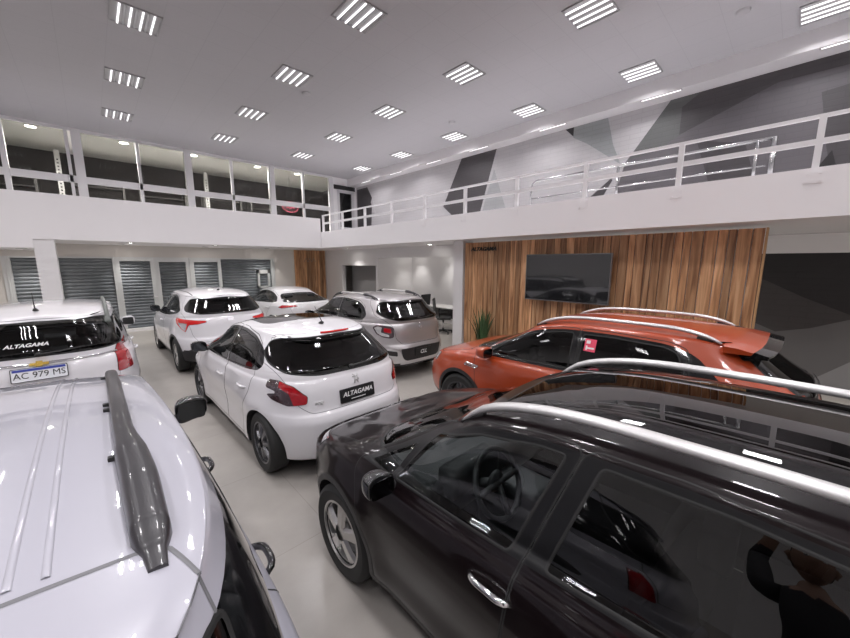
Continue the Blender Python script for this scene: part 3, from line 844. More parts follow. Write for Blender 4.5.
# wood panelling
def planks(name, axis, a0, a1, z0, z1, c, th, label, n, kind=None):
    random.seed(n); xs = [a0]; 
    for i in range(n): xs.append(xs[-1] + random.uniform(.7, 1.3))
    s = (a1 - a0) / (xs[-1] - a0); xs = [a0 + (x - a0) * s for x in xs]
    b = MB(); cols = []
    for i in range(n):
        zs = [z0]
        zs.append(z1)
        zs[-1] = z1
        for u, v in zip(zs[:-1], zs[1:]):
            d = random.uniform(0, .004); g = .006
            if axis == 'y': b.box(c - d, c + th, xs[i] + g, xs[i + 1] - g, u + .002, v - .002)
            else: b.box(xs[i] + g, xs[i + 1] - g, c - d, c + th, u + .002, v - .002)
            cols.append((random.random(), random.random(), random.random(), 1))
    o = mesh_obj(name, b.v, b.f, 'wood_planks')
    at = o.data.color_attributes.new('plank', 'FLOAT_COLOR', 'CORNER')
    k = 0
    for pi, p in enumerate(o.data.polygons):
        for li in p.loop_indices: at.data[li].color = cols[pi // 6]
    return o
XW = 6.5
o = planks('wood_panel', 'y', .34, 5.47, .0, H + .465, XW, .03, '', 40); tag(o, 'wide wall cladding of vertical reddish wood planks behind the television', 'wall panel')
MB().box(XW + .03, XW + .12, .36, 5.45, 0, H + .46).build('backing_board', 'wall_white', o)
MB().box(XW - .012, XW + .12, .315, .338, 0, H + .465).build('edge_board', 'wood_edge', o)
o = planks('wood_panel', 'x', 6.08, 7.44, .0, ZS0 - .01, YF - .05, .04, '', 10); tag(o, 'narrow dark wood plank panel in the far corner, right of the shutters', 'wall panel')
t = text_obj('lettering', 'ALTAGAMA', .115, 'letter_black', (XW - .012, 4.93, 2.46), (0, -1, 0), (0, 0, 1), None, shear=.25, bold=.004, depth=.006, sx=1.15); tag(t, 'small black letters spelling ALTAGAMA high on the wood planks', 'sign')
# faint zigzag mark carved on the corner panel
z = MB(); zz = [(6.48 + .085 * k, 2.26 + (.085 if k % 2 else -.085)) for k in range(7)]
for a, c in zip(zz[:-1], zz[1:]): z.tube([(a[0], YF - .062, a[1]), (c[0], YF - .062, c[1])], .007, 5)
z.build('zigzag_line', 'tv_bezel', o)
# ground floor white walls of the far right corner, with a grey doorway and a lit recess
b = MB(); b.box(7.5, 7.66, 12.85, YF, 0, ZS0).box(7.5, 7.66, 10.5, 12.85, H - .10, ZS0).box(7.5, XR, 10.36, 10.5, 0, ZS0); b.box(7.5, 7.66, 5.9, 10.36, H + .175, ZS0)
st('wall_recess', b, 'wall_white')
st('trim_5', MB().box(XW - .04, XW + .34, 5.50, 5.80, 0, ZS0), 'wall_white')
st('door_1', MB().box(8.0, 8.06, 10.5, 12.9, 0, ZS0 - .02), 'mural_floor_light')
# murals: flat painted shapes on the right wall
def mural(name, poly, m, d):
    b = MB().prism(poly, lambda u, v: (XR - .002 - d, u, v), lambda u, v: (XR + .01, u, v)); o = b.build(name, m); o['kind'] = 'structure'; return o
MU = [('mural_dark', [(7.91, 5.50), (6.55, 5.50), (7.28, 3.21), (8.2, 3.21), (8.0, 3.5), (8.72, 4.08)]),
      ('mural_pale', [(6.62, 4.95), (5.95, 3.21), (7.25, 3.21), (7.02, 3.77)]),
      ('mural_black', [(4.46, 5.50), (4.24, 5.51), (4.24, 5.28)]),
      ('mural_light', [(4.24, 5.50), (3.44, 5.50), (3.28, 4.87), (3.08, 4.40), (3.87, 5.02), (4.24, 5.25)]),
      ('mural_dark', [(4.1, 3.21), (3.76, 3.73), (3.27, 4.12), (3.23, 4.08), (3.72, 3.21)]),
      ('mural_mid', [(2.21, 5.50), (-.8, 5.50), (-.8, 3.21), (3.4, 3.21), (3.12, 3.86), (2.99, 4.41)]),
      ('mural_black', [(-.80, 5.5), (-6, 5.5), (-6, 3.21), (-.8, 3.21)]),
      ('mural_grey', [(2.21, 5.50), (1.0, 5.50), (1.0, 5.25), (2.40, 4.55), (2.95, 4.45)]),
      ('mural_dark', [(1.7, 5.50), (-.8, 5.50), (-.8, 5.28), (.60, 5.30), (2.0, 4.77), (2.0, 5.3)]),
      ('mural_dark', [(.06, 4.96), (-.8, 5.06), (-.8, 3.21), (-.30, 3.21), (-.10, 4.06)]),
      ('mural_dark', [(1.69, 4.59), (.94, 4.37), (.60, 3.21), (1.25, 3.21)]),
      ('mural_black', [(.05, 3.60), (-.17, 4.01), (-.40, 3.21), (.0, 3.21)]),
      ('mural_dark', [(14.1, 5.4), (13.3, 5.4), (12.95, 4.9), (13.1, 3.21), (14.1, 3.21)]),
      ('brick_white', [(13.05, 4.75), (12.92, 4.95), (12.72, 4.2), (12.80, 4.2)]),
      # below the balcony
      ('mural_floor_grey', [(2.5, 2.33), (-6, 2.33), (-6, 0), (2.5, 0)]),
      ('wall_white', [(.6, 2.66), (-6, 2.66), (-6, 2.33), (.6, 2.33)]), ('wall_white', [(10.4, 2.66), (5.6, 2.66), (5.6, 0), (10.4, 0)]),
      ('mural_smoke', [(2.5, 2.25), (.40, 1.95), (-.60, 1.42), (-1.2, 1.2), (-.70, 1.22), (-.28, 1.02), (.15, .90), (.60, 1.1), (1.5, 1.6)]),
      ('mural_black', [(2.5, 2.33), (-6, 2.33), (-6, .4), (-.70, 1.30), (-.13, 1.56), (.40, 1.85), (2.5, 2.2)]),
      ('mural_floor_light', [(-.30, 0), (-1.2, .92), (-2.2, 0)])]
for i, (m, poly) in enumerate(MU): mural('trim_%d' % (i + 10), poly, m, .0015 * i * .35 + .0005)
# upstairs glazing on the far side
XG0, XG1 = -3.0, 7.93
zb, zm0, zm1, zt = ZS0 + .25, H + 2.21, H + 2.39, H + 3.57
st('trim_6', MB().box(XL, XG1, YF - .06, YF + .06, zt, ZC), 'frame_white')
st('trim_7', MB().box(XL, XG1, YF - .05, YF + .05, zm0, zm1), 'frame_white')
mu = MB()
for x, w in ((-2.62, .10), (-1.28, .10), (.10, .20), (2.70, .20), (5.38, .20), (7.86, .16)): mu.box(x - w / 2, x + w / 2, YF - .08, YF + .08, zb, zt)
for x in (-.10, 1.42, 4.0, 6.62): mu.box(x - .035, x + .035, YF - .05, YF + .05, zb, zt)
st('trim_8', mu, 'frame_white')
xs = [-2.62, -1.28, .0, 1.42, 2.70, 4.0, 5.38, 6.62, 7.80]
k = 1
for a, c in zip(xs[:-1], xs[1:]):
    for z0, z1 in ((zb, zm0), (zm1, zt)):
        o = MB().box(a + .06, c - .06, YF - .006, YF + .006, z0 + .01, z1 - .01).build('window_%d' % k, 'glass_window'); o['kind'] = 'structure'; k += 1
st('wall_gallery', MB().box(XL, -2.62, YF, YF + .1, ZS0 + .25, ZC), 'wall_white')
# rooms behind the glazing
st('ceiling_office', MB().box(XL, XR, YF + .10, 18.2, H + 3.58, H + 3.66), 'office_wall')
st('floor_office', MB().box(XL, XR, YF + .20, 18.2, ZS0, ZS0 + .25), 'office_floor')
st('wall_office', MB().box(XL, XR, 17.2, 17.4, ZS0, H + 3.6).box(XL, XL + .1, YF + .2, 18, ZS0, H + 3.6).box(XR - .1, XR, YF + .2, 18, ZS0, H + 3.6), 'mural_smoke')
# corner wall upstairs with a white framed black door
wall_holes('wall_corner', XG1, XR, ZS1, ZC, YF - .02, YF + .14, [(8.18, 8.98, ZS1, H + 3.20)], 'wall_white')
d = MB().box(8.18, 8.98, YF + .02, YF + .06, ZS1, H + 3.2).build('door_2', 'gloss_black'); d['kind'] = 'structure'
b = MB()
for (a, c, e, f) in ((8.16, 8.26, ZS1, H + 3.12), (8.88, 8.98, ZS1, H + 3.12), (8.16, 8.98, H + 3.04, H + 3.16), (8.26, 8.88, ZS1, ZS1 + .5)): b.box(a, c, YF - .06, YF + .01, e, f)
b.build('door_frame', 'frame_white', d)
MB().box(8.0, 9.05, YF - .05, YF - .02, H + 3.16, H + 3.34).build('door_head', 'gloss_black', d)

# office things seen through the glazing
def rack(x, y, w, h, lab):
    r = empty('storage_rack', (x, y, ZS0 + .25)); tag(r, lab, 'rack', 'racks behind the upstairs glazing')
    for a in (-w / 2, w / 2): MB().box(a - .03, a + .03, -.2, .2, 0, h).build('upright', 'shelf_grey', r)
    for k in range(3): MB().box(-w / 2 + .03, w / 2 - .03, -.2, .2, h * (.25 + .3 * k), h * (.25 + .3 * k) + .04).build('shelf', 'shelf_dark', r)
    return r
for i, (x, w, h) in enumerate(((-1.6, 1.4, 1.7), (.5, 1.2, 1.9), (2.2, 1.3, 1.75), (4.1, 1.3, 1.9), (5.6, .9, 1.7))):
    rack(x, 16.1, w, h, 'dim storage rack behind the upstairs glazing, %s from the left' % ('first', 'second', 'third', 'fourth', 'fifth')[i])
MB_ = MB().bbox(-.34, .34, -.27, .27, .0, .03, .01, 1)
def post(x, y, lab):
    o = MB().box(-.06, .06, -.06, .06, 0, 2.6).build('column', 'frame_white'); o.location = (x, y, ZS0 + .25); tag(o, lab, 'column', 'pale posts behind the upstairs glazing')
    for k in range(12):
        MB().box(-.02, .02, -.065, -.06, 1.2 + k * .1, 1.24 + k * .1).build('slot', 'shelf_dark', o)
post(-.37, 15.9, 'pale slotted post behind the leftmost upstairs panes'); post(3.55, 15.9, 'pale slotted post behind the middle upstairs panes')
sg_ = empty('oval_sign', (6.38, 14.95, 4.46)); tag(sg_, 'small oval red lettered sign behind the lower upstairs pane near the corner', 'sign')
MB().prism([(.36 * math.cos(a), .24 * math.sin(a)) for a in np.linspace(0, 2 * PI, 33)[:-1]], lambda u, v: (u, 0, v), lambda u, v: (u, .03, v)).build('panel', 'sign_dark', sg_)
MB().tube([(.33 * math.cos(a), -.01, .21 * math.sin(a)) for a in np.linspace(0, 2 * PI, 33)], .014, 6, cap=False, up=(0, 1, 0)).build('ring', 'sign_pink', sg_)
text_obj('sign_lettering', 'KIA', .22, 'sign_pink', (0, -.006, 0), (1, 0, 0), (0, 0, 1), sg_, bold=.004)
MB().tube([(0, .02, .2), (0, .02, 1.15)], .006, 6).build('cable', 'shelf_dark', sg_)
# ------------------------------------------------------------------ railing
def railing():
    r = empty('balcony_railing', (XB + .05, 3., ZS1)); tag(r, 'white painted steel railing running along the edge of the right hand balcony', 'railing')
    lx, ly, lz = XB + .05, 3., ZS1
    zt = H + 1.635 - lz
    MB().box(-.028, .028, YB + .1 - ly, 11.62 - ly, zt - .035, zt).build('handrail', 'rail_white', r)
    MB().box(-.018, .018, YB + .1 - ly, 11.60 - ly, .255, .315).build('middle_rail', 'rail_white', r)
    for k in range(-5, 9):
        y = 1.28 + 1.287 * k - ly
        MB().box(-.030, .030, y - .030, y + .030, -.0, zt - .035).build('post', 'rail_white', r)
        b = MB().box(-.056, -.0505, y - .075, y + .075, -.17, -.04)
        for dy in (-.05, .05):
            for dz in (-.145, -.065): b.box(-.062, -.0555, y + dy - .012, y + dy + .012, dz - .009, dz + .009)
        b.build('base_plate', 'fascia_white', r)
    return r
railing()
def steel_rail():
    X = 7.4; r = empty('stair_handrail', (X, 2.5, ZS1)); tag(r, 'tubular stainless steel stair handrail behind the white balcony railing', 'handrail')
    ly = 2.5
    Z = lambda z: z - ZS1
    MB().tube([(0, 4.32 - ly, 0), (0, 4.32 - ly, Z(3.78)), (0, 4.29 - ly, Z(3.90)), (0, 4.2 - ly, Z(3.95)), (0, .42 - ly, Z(3.95))], .025, 10).build('top_tube', 'steel', r, smooth=True)
    MB().tube([(0, 4.32 - ly, Z(3.58)), (0, .5 - ly, Z(3.58))], .014, 8).build('lower_tube', 'steel', r, smooth=True)
    for y in (2.53, .62, .44): MB().tube([(0, y - ly, 0), (0, y - ly, Z(3.95))], .024 if y > .5 else .034, 10).build('post', 'steel', r, smooth=True)
steel_rail()
def stair_flight():
    r = empty('stair_balustrade', (8.3, 4.9, ZS1)); tag(r, 'low grey steel balustrade by the wall, left of the steel handrail', 'handrail')
    MB().tube([(0, .75, .30), (0, -.55, .30), (0, -.95, .0)], .05, 10).build('top_tube', 'steel', r, smooth=True)
    MB().tube([(0, .75, 0), (0, .75, .30)], .03, 8).build('post', 'steel', r, smooth=True)
stair_flight()

# ------------------------------------------------------------------ lights
TUBE = bpy.data.lights.new('tube_lamp', 'AREA'); TUBE.shape = 'RECTANGLE'; TUBE.size = .018; TUBE.size_y = .56; TUBE.spread = R(135); TUBE.energy = 6.4; TUBE.color = (1, .975, 1.)
def ceiling_light():
    r = empty('ceiling_light')
    b = MB(); b.box(-.30, .30, -.30, .30, -.004, .0)
    for (a, c, d, e) in ((-.30, -.285, -.30, .30), (.285, .30, -.30, .30), (-.285, .285, -.30, -.285), (-.285, .285, .285, .30)): b.box(a, c, d, e, -.02, -.004)
    b.build('housing', 'fixture', r)
    lv = MB()
    for x in (-.135, 0, .135): lv.prism([(x - .014, -.004), (x + .014, -.004), (x, -.030)], lambda u, v: (u, -.284, v), lambda u, v: (u, .284, v))
    lv.build('louvre', 'fixture', r)
    for x in (-.2025, -.0675, .0675, .2025):
        MB().tube([(x, -.28, -.022), (x, .28, -.022)], .0135, 8).build('lamp_tube', 'tube_glow', r, smooth=True)
        l = TUBE; lo = bpy.data.objects.new('tube_lamp', l); COL.objects.link(lo); lo.parent = r; lo.location = (x, 0, -.037)
    return r
X0, Y0, S = .9063, 7.313, 2.40
proto = None; names = 'first second third fourth fifth sixth'.split()
rows = {}
for i in range(-2, 4):
    for j in range(-5, 3):
        x = X0 + i * S; y = Y0 + j * S
        if y < YB + .5 or x < XL + .5 or x > 8.6: continue
        rows[(i, j)] = (x, y)
vis = {(0, 0), (0, 1), (0, 2), (1, -1), (1, 0), (1, 1), (1, 2), (2, -2), (2, -1), (2, 0), (2, 1), (2, 2), (3, -3), (3, -2), (3, -1), (3, 0), (3, 1), (3, 2)}
cn = {0: 'leftmost row', 1: 'second row from the left', 2: 'third row from the left', 3: 'row nearest the right beam'}
near = ['nearest light', 'second light', 'third light', 'fourth light', 'fifth light', 'farthest light']
for (i, j), (x, y) in sorted(rows.items()):
    hid = (i, j) not in vis
    if proto is None: proto = o = ceiling_light()
    else: o = copy_tree(proto)
    o.location = (x, y, ZC)
    if hid: tag(o, 'square four tube ceiling light above and behind the near edge of the view', 'ceiling light', 'ceiling lights out of view')
    else:
        k = j - min(q[1] for q in vis if q[0] == i)
        tag(o, 'square louvred ceiling light, %s of the %s' % (near[k] if k < 5 and (i != 0 or k < 2) else 'farthest light', cn[i]) if not (i == 0 and k == 2) else 'square louvred ceiling light, farthest of the leftmost row', 'ceiling light', 'four tube ceiling lights')
def downlight(x, y, z, lab, grp, power=14, r=.075, spot=None):
    o = empty('downlight', (x, y, z)); tag(o, lab, 'downlight', grp)
    MB().lathe([(r, 0), (r + .018, -.001), (r + .016, -.010), (r, -.008)], 20, 'z').build('ring', 'fixture', o, smooth=True)
    MB().lathe([(.001, -.004), (r, -.004)], 20, 'z').build('lens', 'spot_glow', o)
    if power:
        l = bpy.data.lights.new('spot', 'SPOT'); l.energy = power; l.spot_size = R(spot or 110); l.spot_blend = .8; l.shadow_soft_size = .05; l.color = (1, .97, .93)
        lo = bpy.data.objects.new('spot_lamp', l); COL.objects.link(lo); lo.parent = o; lo.location = (0, 0, -.03)
    return o
k = 0
for x in (-3.1, -1.1, .85, 2.85, 4.83):
    for y in (12.35, 13.6):
        side = {-3.1: 'leftmost pair', -1.1: 'pair left of the white column', .85: 'pair above the left car', 2.85: 'pair above the middle shutters', 4.83: 'pair above the right shutter'}[x]
        downlight(x, y, ZS0 if x > -.86 else H + .321, 'round downlight under the gallery, %s of the %s' % ('nearer' if y < 13 else 'farther', side), 'downlights under the gallery', 60)
for i, (x, y) in enumerate(((7.9, 6.9), (8.5, 8.4), (8.5, 9.9))):
    downlight(8.72, 6.6 + 1.6 * i, ZS0, 'round downlight in the lit white recess, number %s from the wood wall' % ('one', 'two', 'three')[i], 'downlights in the white recess', 52, spot=80)
for x in (1.0, 3.0): pass
for i, y in enumerate((-4.0, -1.5, 1.2, 3.2)):
    downlight(7.6, y, ZS0, 'round downlight under the balcony, out of the picture', 'downlights under the balcony', 130)
downlight(7.0, 7.2, ZS0, 'added fill downlight under the balcony, before the lit recess, nearer the wood wall', 'added fill lights before the recess', 75)  # fill lamp added to brighten the white pillar and header, not a known fitting
downlight(7.0, 11.6, ZS0, 'added fill downlight under the balcony, before the grey doorway', 'added fill lights before the recess', 75)  # second added fill lamp, lifts the white wall round the doorway
# wall washers in the underside of the beam
for i, y in enumerate((-4.2, -2.2, -.2, 2.3, 4.6, 6.9, 8.8, 10.8, 12.8)):
    o = empty('beam_light', (8.72, y, H + 3.348)); tag(o, 'slim linear wall light under the beam, %s from the camera' % ['out of view', 'out of view', 'nearest', 'second', 'third', 'fourth', 'fifth', 'sixth', 'seventh'][i], 'wall light', 'linear lights under the beam')
    MB().box(-.03, .03, -.36, .36, -.014, -.0).build('housing', 'fixture', o)
    MB().box(-.015, .015, -.34, .34, -.018, -.0141).build('diffuser', 'led_glow', o)
    l = bpy.data.lights.new('wash', 'SPOT'); l.energy = 5; l.spot_size = R(100); l.spot_blend = 1.; l.shadow_soft_size = .06; lo = bpy.data.objects.new('wash_lamp', l); COL.objects.link(lo); lo.parent = o; lo.location = (0, 0, -.04)
# office downlights
for i, (x, y) in enumerate(((-.75, 14.50), (1.15, 14.50), (2.95, 14.50), (5.0, 14.50), (6.55, 14.50))):
    downlight(x, y, H + 3.58, 'bright round downlight behind the upstairs glazing, %s from the left' % ('first', 'second', 'third', 'fourth', 'fifth')[i], 'downlights behind the upstairs glazing', 480, r=.11, spot=150)
for i, (x, y) in enumerate(((7.33, .98), (7.29, 6.67), (3.82, 7.79))):
    o = MB().lathe([(.001, -.035), (.06, -.033), (.085, -.018), (.09, 0)], 24, 'z').build('smoke_detector', 'detector', smooth=True); o.location = (x, y, ZC)
    tag(o, 'small grey round smoke detector on the ceiling, %s' % ['near the upper right corner', 'by the far end of the beam', 'in the middle of the ceiling'][i], 'smoke detector', 'smoke detectors')
# plant in front of the wood wall
def plant():
    r = empty('potted_plant', (6.12, 4.62, 0)); tag(r, 'potted plant with long upright green leaves standing before the wood planks', 'plant')
    MB().lathe([(.001, 0), (.15, 0), (.19, .36), (.20, .38), (.17, .38), (.165, .34), (.001, .34)], 28, 'z').build('pot', 'pot', r, angle=40)
    MB().lathe([(.001, .345), (.165, .345)], 24, 'z').build('soil', 'soil', r)
    random.seed(5); b = MB()
    for k in range(58):
        a = random.uniform(0, 2 * PI); r0 = random.uniform(.01, .10); L = random.uniform(.55, .90); lean = random.uniform(.05, .42); w = random.uniform(.014, .026)
        base = Vector((r0 * math.cos(a), r0 * math.sin(a), .34)); d = Vector((math.cos(a), math.sin(a), 0)); t = Vector((-math.sin(a), math.cos(a), 0)); kk = len(b.v)
        for i in range(7):
            u = i / 6; c = base + d * (lean * L * u ** 1.8) + Vector((0, 0, L * u * (1 - .25 * lean * u))); ww = w * (1 - u ** 2.2) + .001
            b.v += [tuple(c - t * ww), tuple(c + d * ww * .35 - Vector((0, 0, .002))), tuple(c + t * ww)]
        for i in range(6):
            for q in range(2): b.f.append((kk + i * 3 + q, kk + i * 3 + q + 1, kk + i * 3 + q + 4, kk + i * 3 + q + 3))
    b.build('leaves', 'leaf', r, smooth=True)
plant()
def television():
    r = empty('television', (6.36, 2.945, 1.875)); tag(r, 'large black flat screen television mounted on the wood planks', 'television')
    MB().bbox(-.02, .03, -.80, .80, -.445, .445, .008, 2).build('bezel', 'tv_bezel', r)
    MB().box(-.0215, -.019, -.785, .785, -.425, .43).build('screen', 'tv_screen', r)
    MB().box(.03, .1352, -.20, .20, -.15, .15).build('wall_bracket', 'tv_bezel', r)
television()
def office_chair(x, y, rz, lab):
    r = empty('office_chair', (x, y, 0), rz); tag(r, lab, 'chair', None)
    MB().bbox(-.24, .24, -.24, .24, .44, .52, .03, 3).build('seat', 'chair_black', r, smooth=True)
    b = MB(); b.bbox(-.22, .22, -.03, .03, .0, .52, .03, 3); b.v = [(u, v + .24 + w_ * .12, w_ + .56) for u, v, w_ in b.v]; b.build('backrest', 'chair_black', r, smooth=True)
    MB().tube([(0, 0, .08), (0, 0, .45)], .03, 10).build('gas_column', 'chrome', r, smooth=True)
    MB().tube([(0, .20, .47), (0, .28, .50), (0, .29, .62)], .02, 8).build('back_support', 'chair_black', r, smooth=True)
    for s in (-1, 1): MB().tube([(s * .24, .1, .48), (s * .28, .1, .68), (s * .28, -.14, .70)], .018, 8).build('armrest', 'chair_black', r, smooth=True)
    for k in range(5):
        a = 2 * PI * k / 5; l = MB().tube([(0, 0, .10), (.28 * math.cos(a), .28 * math.sin(a), .07)], [.028, .018], 8).build('leg', 'chair_black', r, smooth=True)
        MB().lathe([(.001, -.018), (.03, -.018), (.03, .018), (.001, .018)], 12, 'y', c=(.28 * math.cos(a), .28 * math.sin(a), .03)).build('castor', 'rubber', l)
    return r
office_chair(7.75, 7.35, R(40), 'black office chair at the white desk in the recess, nearer the wood wall'); office_chair(8.35, 9.05, R(180), 'black office chair behind the white desk in the recess, largely hidden by the silver car')
def desk():
    r = empty('desk', (8.35, 7.75, 0)); tag(r, 'white office desk in the lit recess beyond the silver car', 'desk')
    MB().bbox(-.35, .35, -.70, .70, .72, .75, .006, 1).build('desktop', 'desk_white', r)
    for s in (-1, 1): MB().box(-.32, .32, s * .66 - .015, s * .66 + .015, 0, .72).build('side_panel', 'desk_white', r)
    MB().box(.26, .28, -.64, .64, .30, .72).build('modesty_panel', 'chair_black', r)
desk()
# ------------------------------------------------------------------ camera
cam = bpy.data.cameras.new('camera'); co = bpy.data.objects.new('camera', cam); COL.objects.link(co)
cam.sensor_width = 36.; cam.lens = 349.4 * 36 / 850; cam.clip_start = .02
yaw, pit, rol = .7591, .1591, .0015
fw = Vector((math.sin(yaw) * math.cos(pit), math.cos(yaw) * math.cos(pit), -math.sin(pit)))
rt = Vector((math.cos(yaw), -math.sin(yaw), 0)); up = rt.cross(fw)
rt2 = rt * math.cos(rol) + up * math.sin(rol); up2 = -rt * math.sin(rol) + up * math.cos(rol)
co.matrix_world = Matrix(((rt2.x, up2.x, -fw.x, 0), (rt2.y, up2.y, -fw.y, 0), (rt2.z, up2.z, -fw.z, H), (0, 0, 0, 1)))
SC.camera = co
w = bpy.data.worlds.new('world'); SC.world = w; w.use_nodes = True
w.node_tree.nodes['Background'].inputs[0].default_value = (.5, .52, .55, 1); w.node_tree.nodes['Background'].inputs[1].default_value = .05
SC.view_settings.view_transform = 'Standard'; SC.view_settings.look = 'None'; SC.view_settings.exposure = .05; SC.view_settings.gamma = 1.; SC.view_settings.use_curve_mapping = False
SC.cycles.max_bounces = 10; SC.cycles.diffuse_bounces = 5; SC.cycles.glossy_bounces = 5; SC.cycles.transparent_max_bounces = 16; SC.cycles.sample_clamp_indirect = 6.
# black crossover beside the camera
def car_black():
    p = dict(W=.905, nose=2.13, tail=-2.08, wb=2.60, wr_=.325, arch=.365, sill=.24, flare=.02,
             belt=[(-2.1, 1.04), (-1.6, 1.03), (-.9, 1.0), (0, .965), (.7, .94), (1.1, .93), (1.6, .86), (1.95, .77), (2.06, .72)],
             roof=[(-1.9, 1.44), (-1.5, 1.49), (-.8, 1.535), (-.2, 1.525), (.2, 1.475), (.5, 1.395), (.65, 1.34)],
             cowl=1.22, header=.52, roofend=-1.80, glassbase=-1.96, wg=.795, wr=.655, nbf=4.6, zglass=1.06, tailbump=(.70, .05), crown=.075, edge=.065,
             plan=[(-2.1, .97), (-1.3, 1.), (1.3, 1.), (2.06, .97)], nf=5.)
    def ridges(P):
        x, y = P[..., 0], P[..., 1]; k = np.clip((x - 1.15) / .15, 0, 1) * np.clip((2.02 - x) / .2, 0, 1) * np.clip((P[..., 2] - .80) / .05, 0, 1)
        P[..., 2] += k * (.014 * np.exp(-((y - .50 + (x - 1.2) * .10) / .055) ** 2) - .006 * np.exp(-((y - .30) / .12) ** 2))
        return P
    p['deform'] = ridges
    dlo = [(1.09, .955), (.86, 1.09), (.62, 1.245), (.30, 1.385), (.0, 1.44), (-.5, 1.46), (-.95, 1.44), (-1.28, 1.345), (-1.52, 1.20), (-1.55, 1.12), (-1.35, 1.085), (-.6, 1.03), (.2, .985)]
    gf = fillet([(.76, .975), (.62, 1.215), (.30, 1.35), (-.0, 1.412), (-.115, 1.42), (.03, 1.0), (.3, .99)], .025)
    gfq = fillet([(1.0, .975), (.72, 1.145), (.80, .975)], .015)
    gr = fillet([(-.245, 1.425), (-.6, 1.432), (-.98, 1.41), (-1.10, 1.30), (-1.12, 1.09), (-.6, 1.045), (-.12, 1.015)], .025)
    q = dict(paint='paint_black', rim_r=.218, rimmat='rim_silver', rimstyle='five', handlemat='chrome', handles=[(.07, .85), (-.93, .90)],
             tailmat='lamp_red', sideglass_door_front='glass_clear', sideglass_door_rear='glass_tint', rearglass='glass_tint', mirror=(.75, .955, 'gloss_black', dict(out=.03, size=(.10, .175, .13))),
             clad=.045, cladpoly=[(2.5, .1), (2.5, .30), (1.2, .30), (-1.2, .30), (-2.5, .32), (-2.5, .1)], trimmat='pillar_black',
             cuts=[
                 ('door_front', 'side', fillet([(.90, .30), (1.02, .62), (1.12, .95), (.86, 1.105), (.62, 1.26), (.30, 1.40), (.0, 1.455), (-.175, 1.465), (-.02, .97), (.02, .60), (.02, .30)], .05), dict(ymin=.3)),
                 ('door_rear', 'side', fillet([(.01, .30), (.01, .60), (-.03, .97), (-.185, 1.465), (-.5, 1.475), (-.95, 1.455), (-1.16, 1.37), (-1.17, .98), (-1.04, .80), (-.90, .60), (-.86, .30)], .05), dict(ymin=.3)),
                 ('trim_f', 'side', dlo, dict(only=['door_front'], ymin=.3)), ('trim_r', 'side', dlo, dict(only=['door_rear'], ymin=.3)), ('quarter_trim', 'side', dlo, dict(only=['body'], ymin=.3, xmax=0)),
                 ('glass_f', 'side', gf, dict(ymin=.3, only=['trim_f'])), ('glass_q', 'side', gfq, dict(ymin=.3, only=['trim_f'])), ('glass_r', 'side', gr, dict(ymin=.3, only=['trim_r'])),
                 ('quarter', 'side', fillet([(-1.22, 1.34), (-1.36, 1.27), (-1.46, 1.14), (-1.22, 1.10)], .03), dict(only=['quarter_trim'], ymin=.3)),
                 ('windscreen', 'front', fillet([(-.2, 1.0), (.72, 1.0), (.755, 1.04), (.60, 1.335), (.50, 1.355), (-.2, 1.375)], .03), dict(xmin=.25, only=['body'], nmin=.2)),
                 ('hood', 'front', fillet([(-.2, .84), (.50, .83), (.72, .84), (.735, .99), (-.2, 1.09)], .03), dict(xmin=1.14, only=['body'], nmin=.02)),
                 ('head_lamp', 50, fillet([(-1.22, .68), (-1.16, .77), (-.76, .85), (-.90, .72)], .03), dict(xmin=1.4, only=['body'])),
                 ('grille', 'front', fillet([(-.2, .55), (.42, .55), (.50, .76), (-.2, .78)], .03), dict(xmin=1.5, only=['body'])),
                 ('roof_glass', 'top', fillet([(.34, -.2), (.34, .47), (-1.30, .50), (-1.30, -.2)], .08), dict(zmin=1.34, only=['body'])),
                 ('tailgate', 'rear', fillet([(-.2, .72), (.60, .72), (.66, 1.0), (.60, 1.44), (-.2, 1.5)], .05), dict(xmax=-1.7, only=['body'])),
                 ('rear_glass', 'rear', fillet([(-.2, 1.08), (.60, 1.08), (.55, 1.40), (-.2, 1.42)], .06), dict(xmax=-1.5, only=['tailgate'])),
                 ('tail_lamp', 'rear', fillet([(.52, .86), (.95, .82), (.95, 1.04), (.60, 1.02)], .04), dict(xmax=-1.75, only=['body', 'tailgate'])),
             ])
    r, sh, tg = make_car('black_crossover', 'glossy black crossover with silver roof rails and dark glass roof, nearest on the right', (1.925, .64, 0), 0., p, q)
    for sg in (1, -1): roof_rail(r, sh, -1.55, .50, .56, sg, 'rail_silver', 'arch', h=.05, wid=.021, flat=1.5)
    return r
CARS = globals().get("CARS", []) + [car_black]
def strokes_on(sh, parent, name, S, cy, cz, sc, m, rr=.006, off=.006):
    b = MB()
    for s in S:
        P = []
        for (u, w_) in s:
            l, n = sh.rear(cy - u * sc, cz + w_ * sc); P.append(l + n * off)
        b.tube(P, rr, 6)
    return b.build(name, m, parent, smooth=True)
def simple_cuts(B0, dlo, fd, rd, gf, gr, ws):
    return [('door_front', 'side', fd, dict(ymin=.3)), ('door_rear', 'side', rd, dict(ymin=.3)),
            ('trim_f', 'side', dlo, dict(only=['door_front'], ymin=.3)), ('trim_r', 'side', dlo, dict(only=['door_rear'], ymin=.3)), ('quarter_trim', 'side', dlo, dict(only=['body'], ymin=.3, xmax=0)),
            ('glass_f', 'side', gf, dict(ymin=.3, only=['trim_f'])), ('glass_r', 'side', gr, dict(ymin=.3, only=['trim_r'])),
            ('windscreen', 'front', ws, dict(xmin=.3, only=['body'], nmin=.2))]
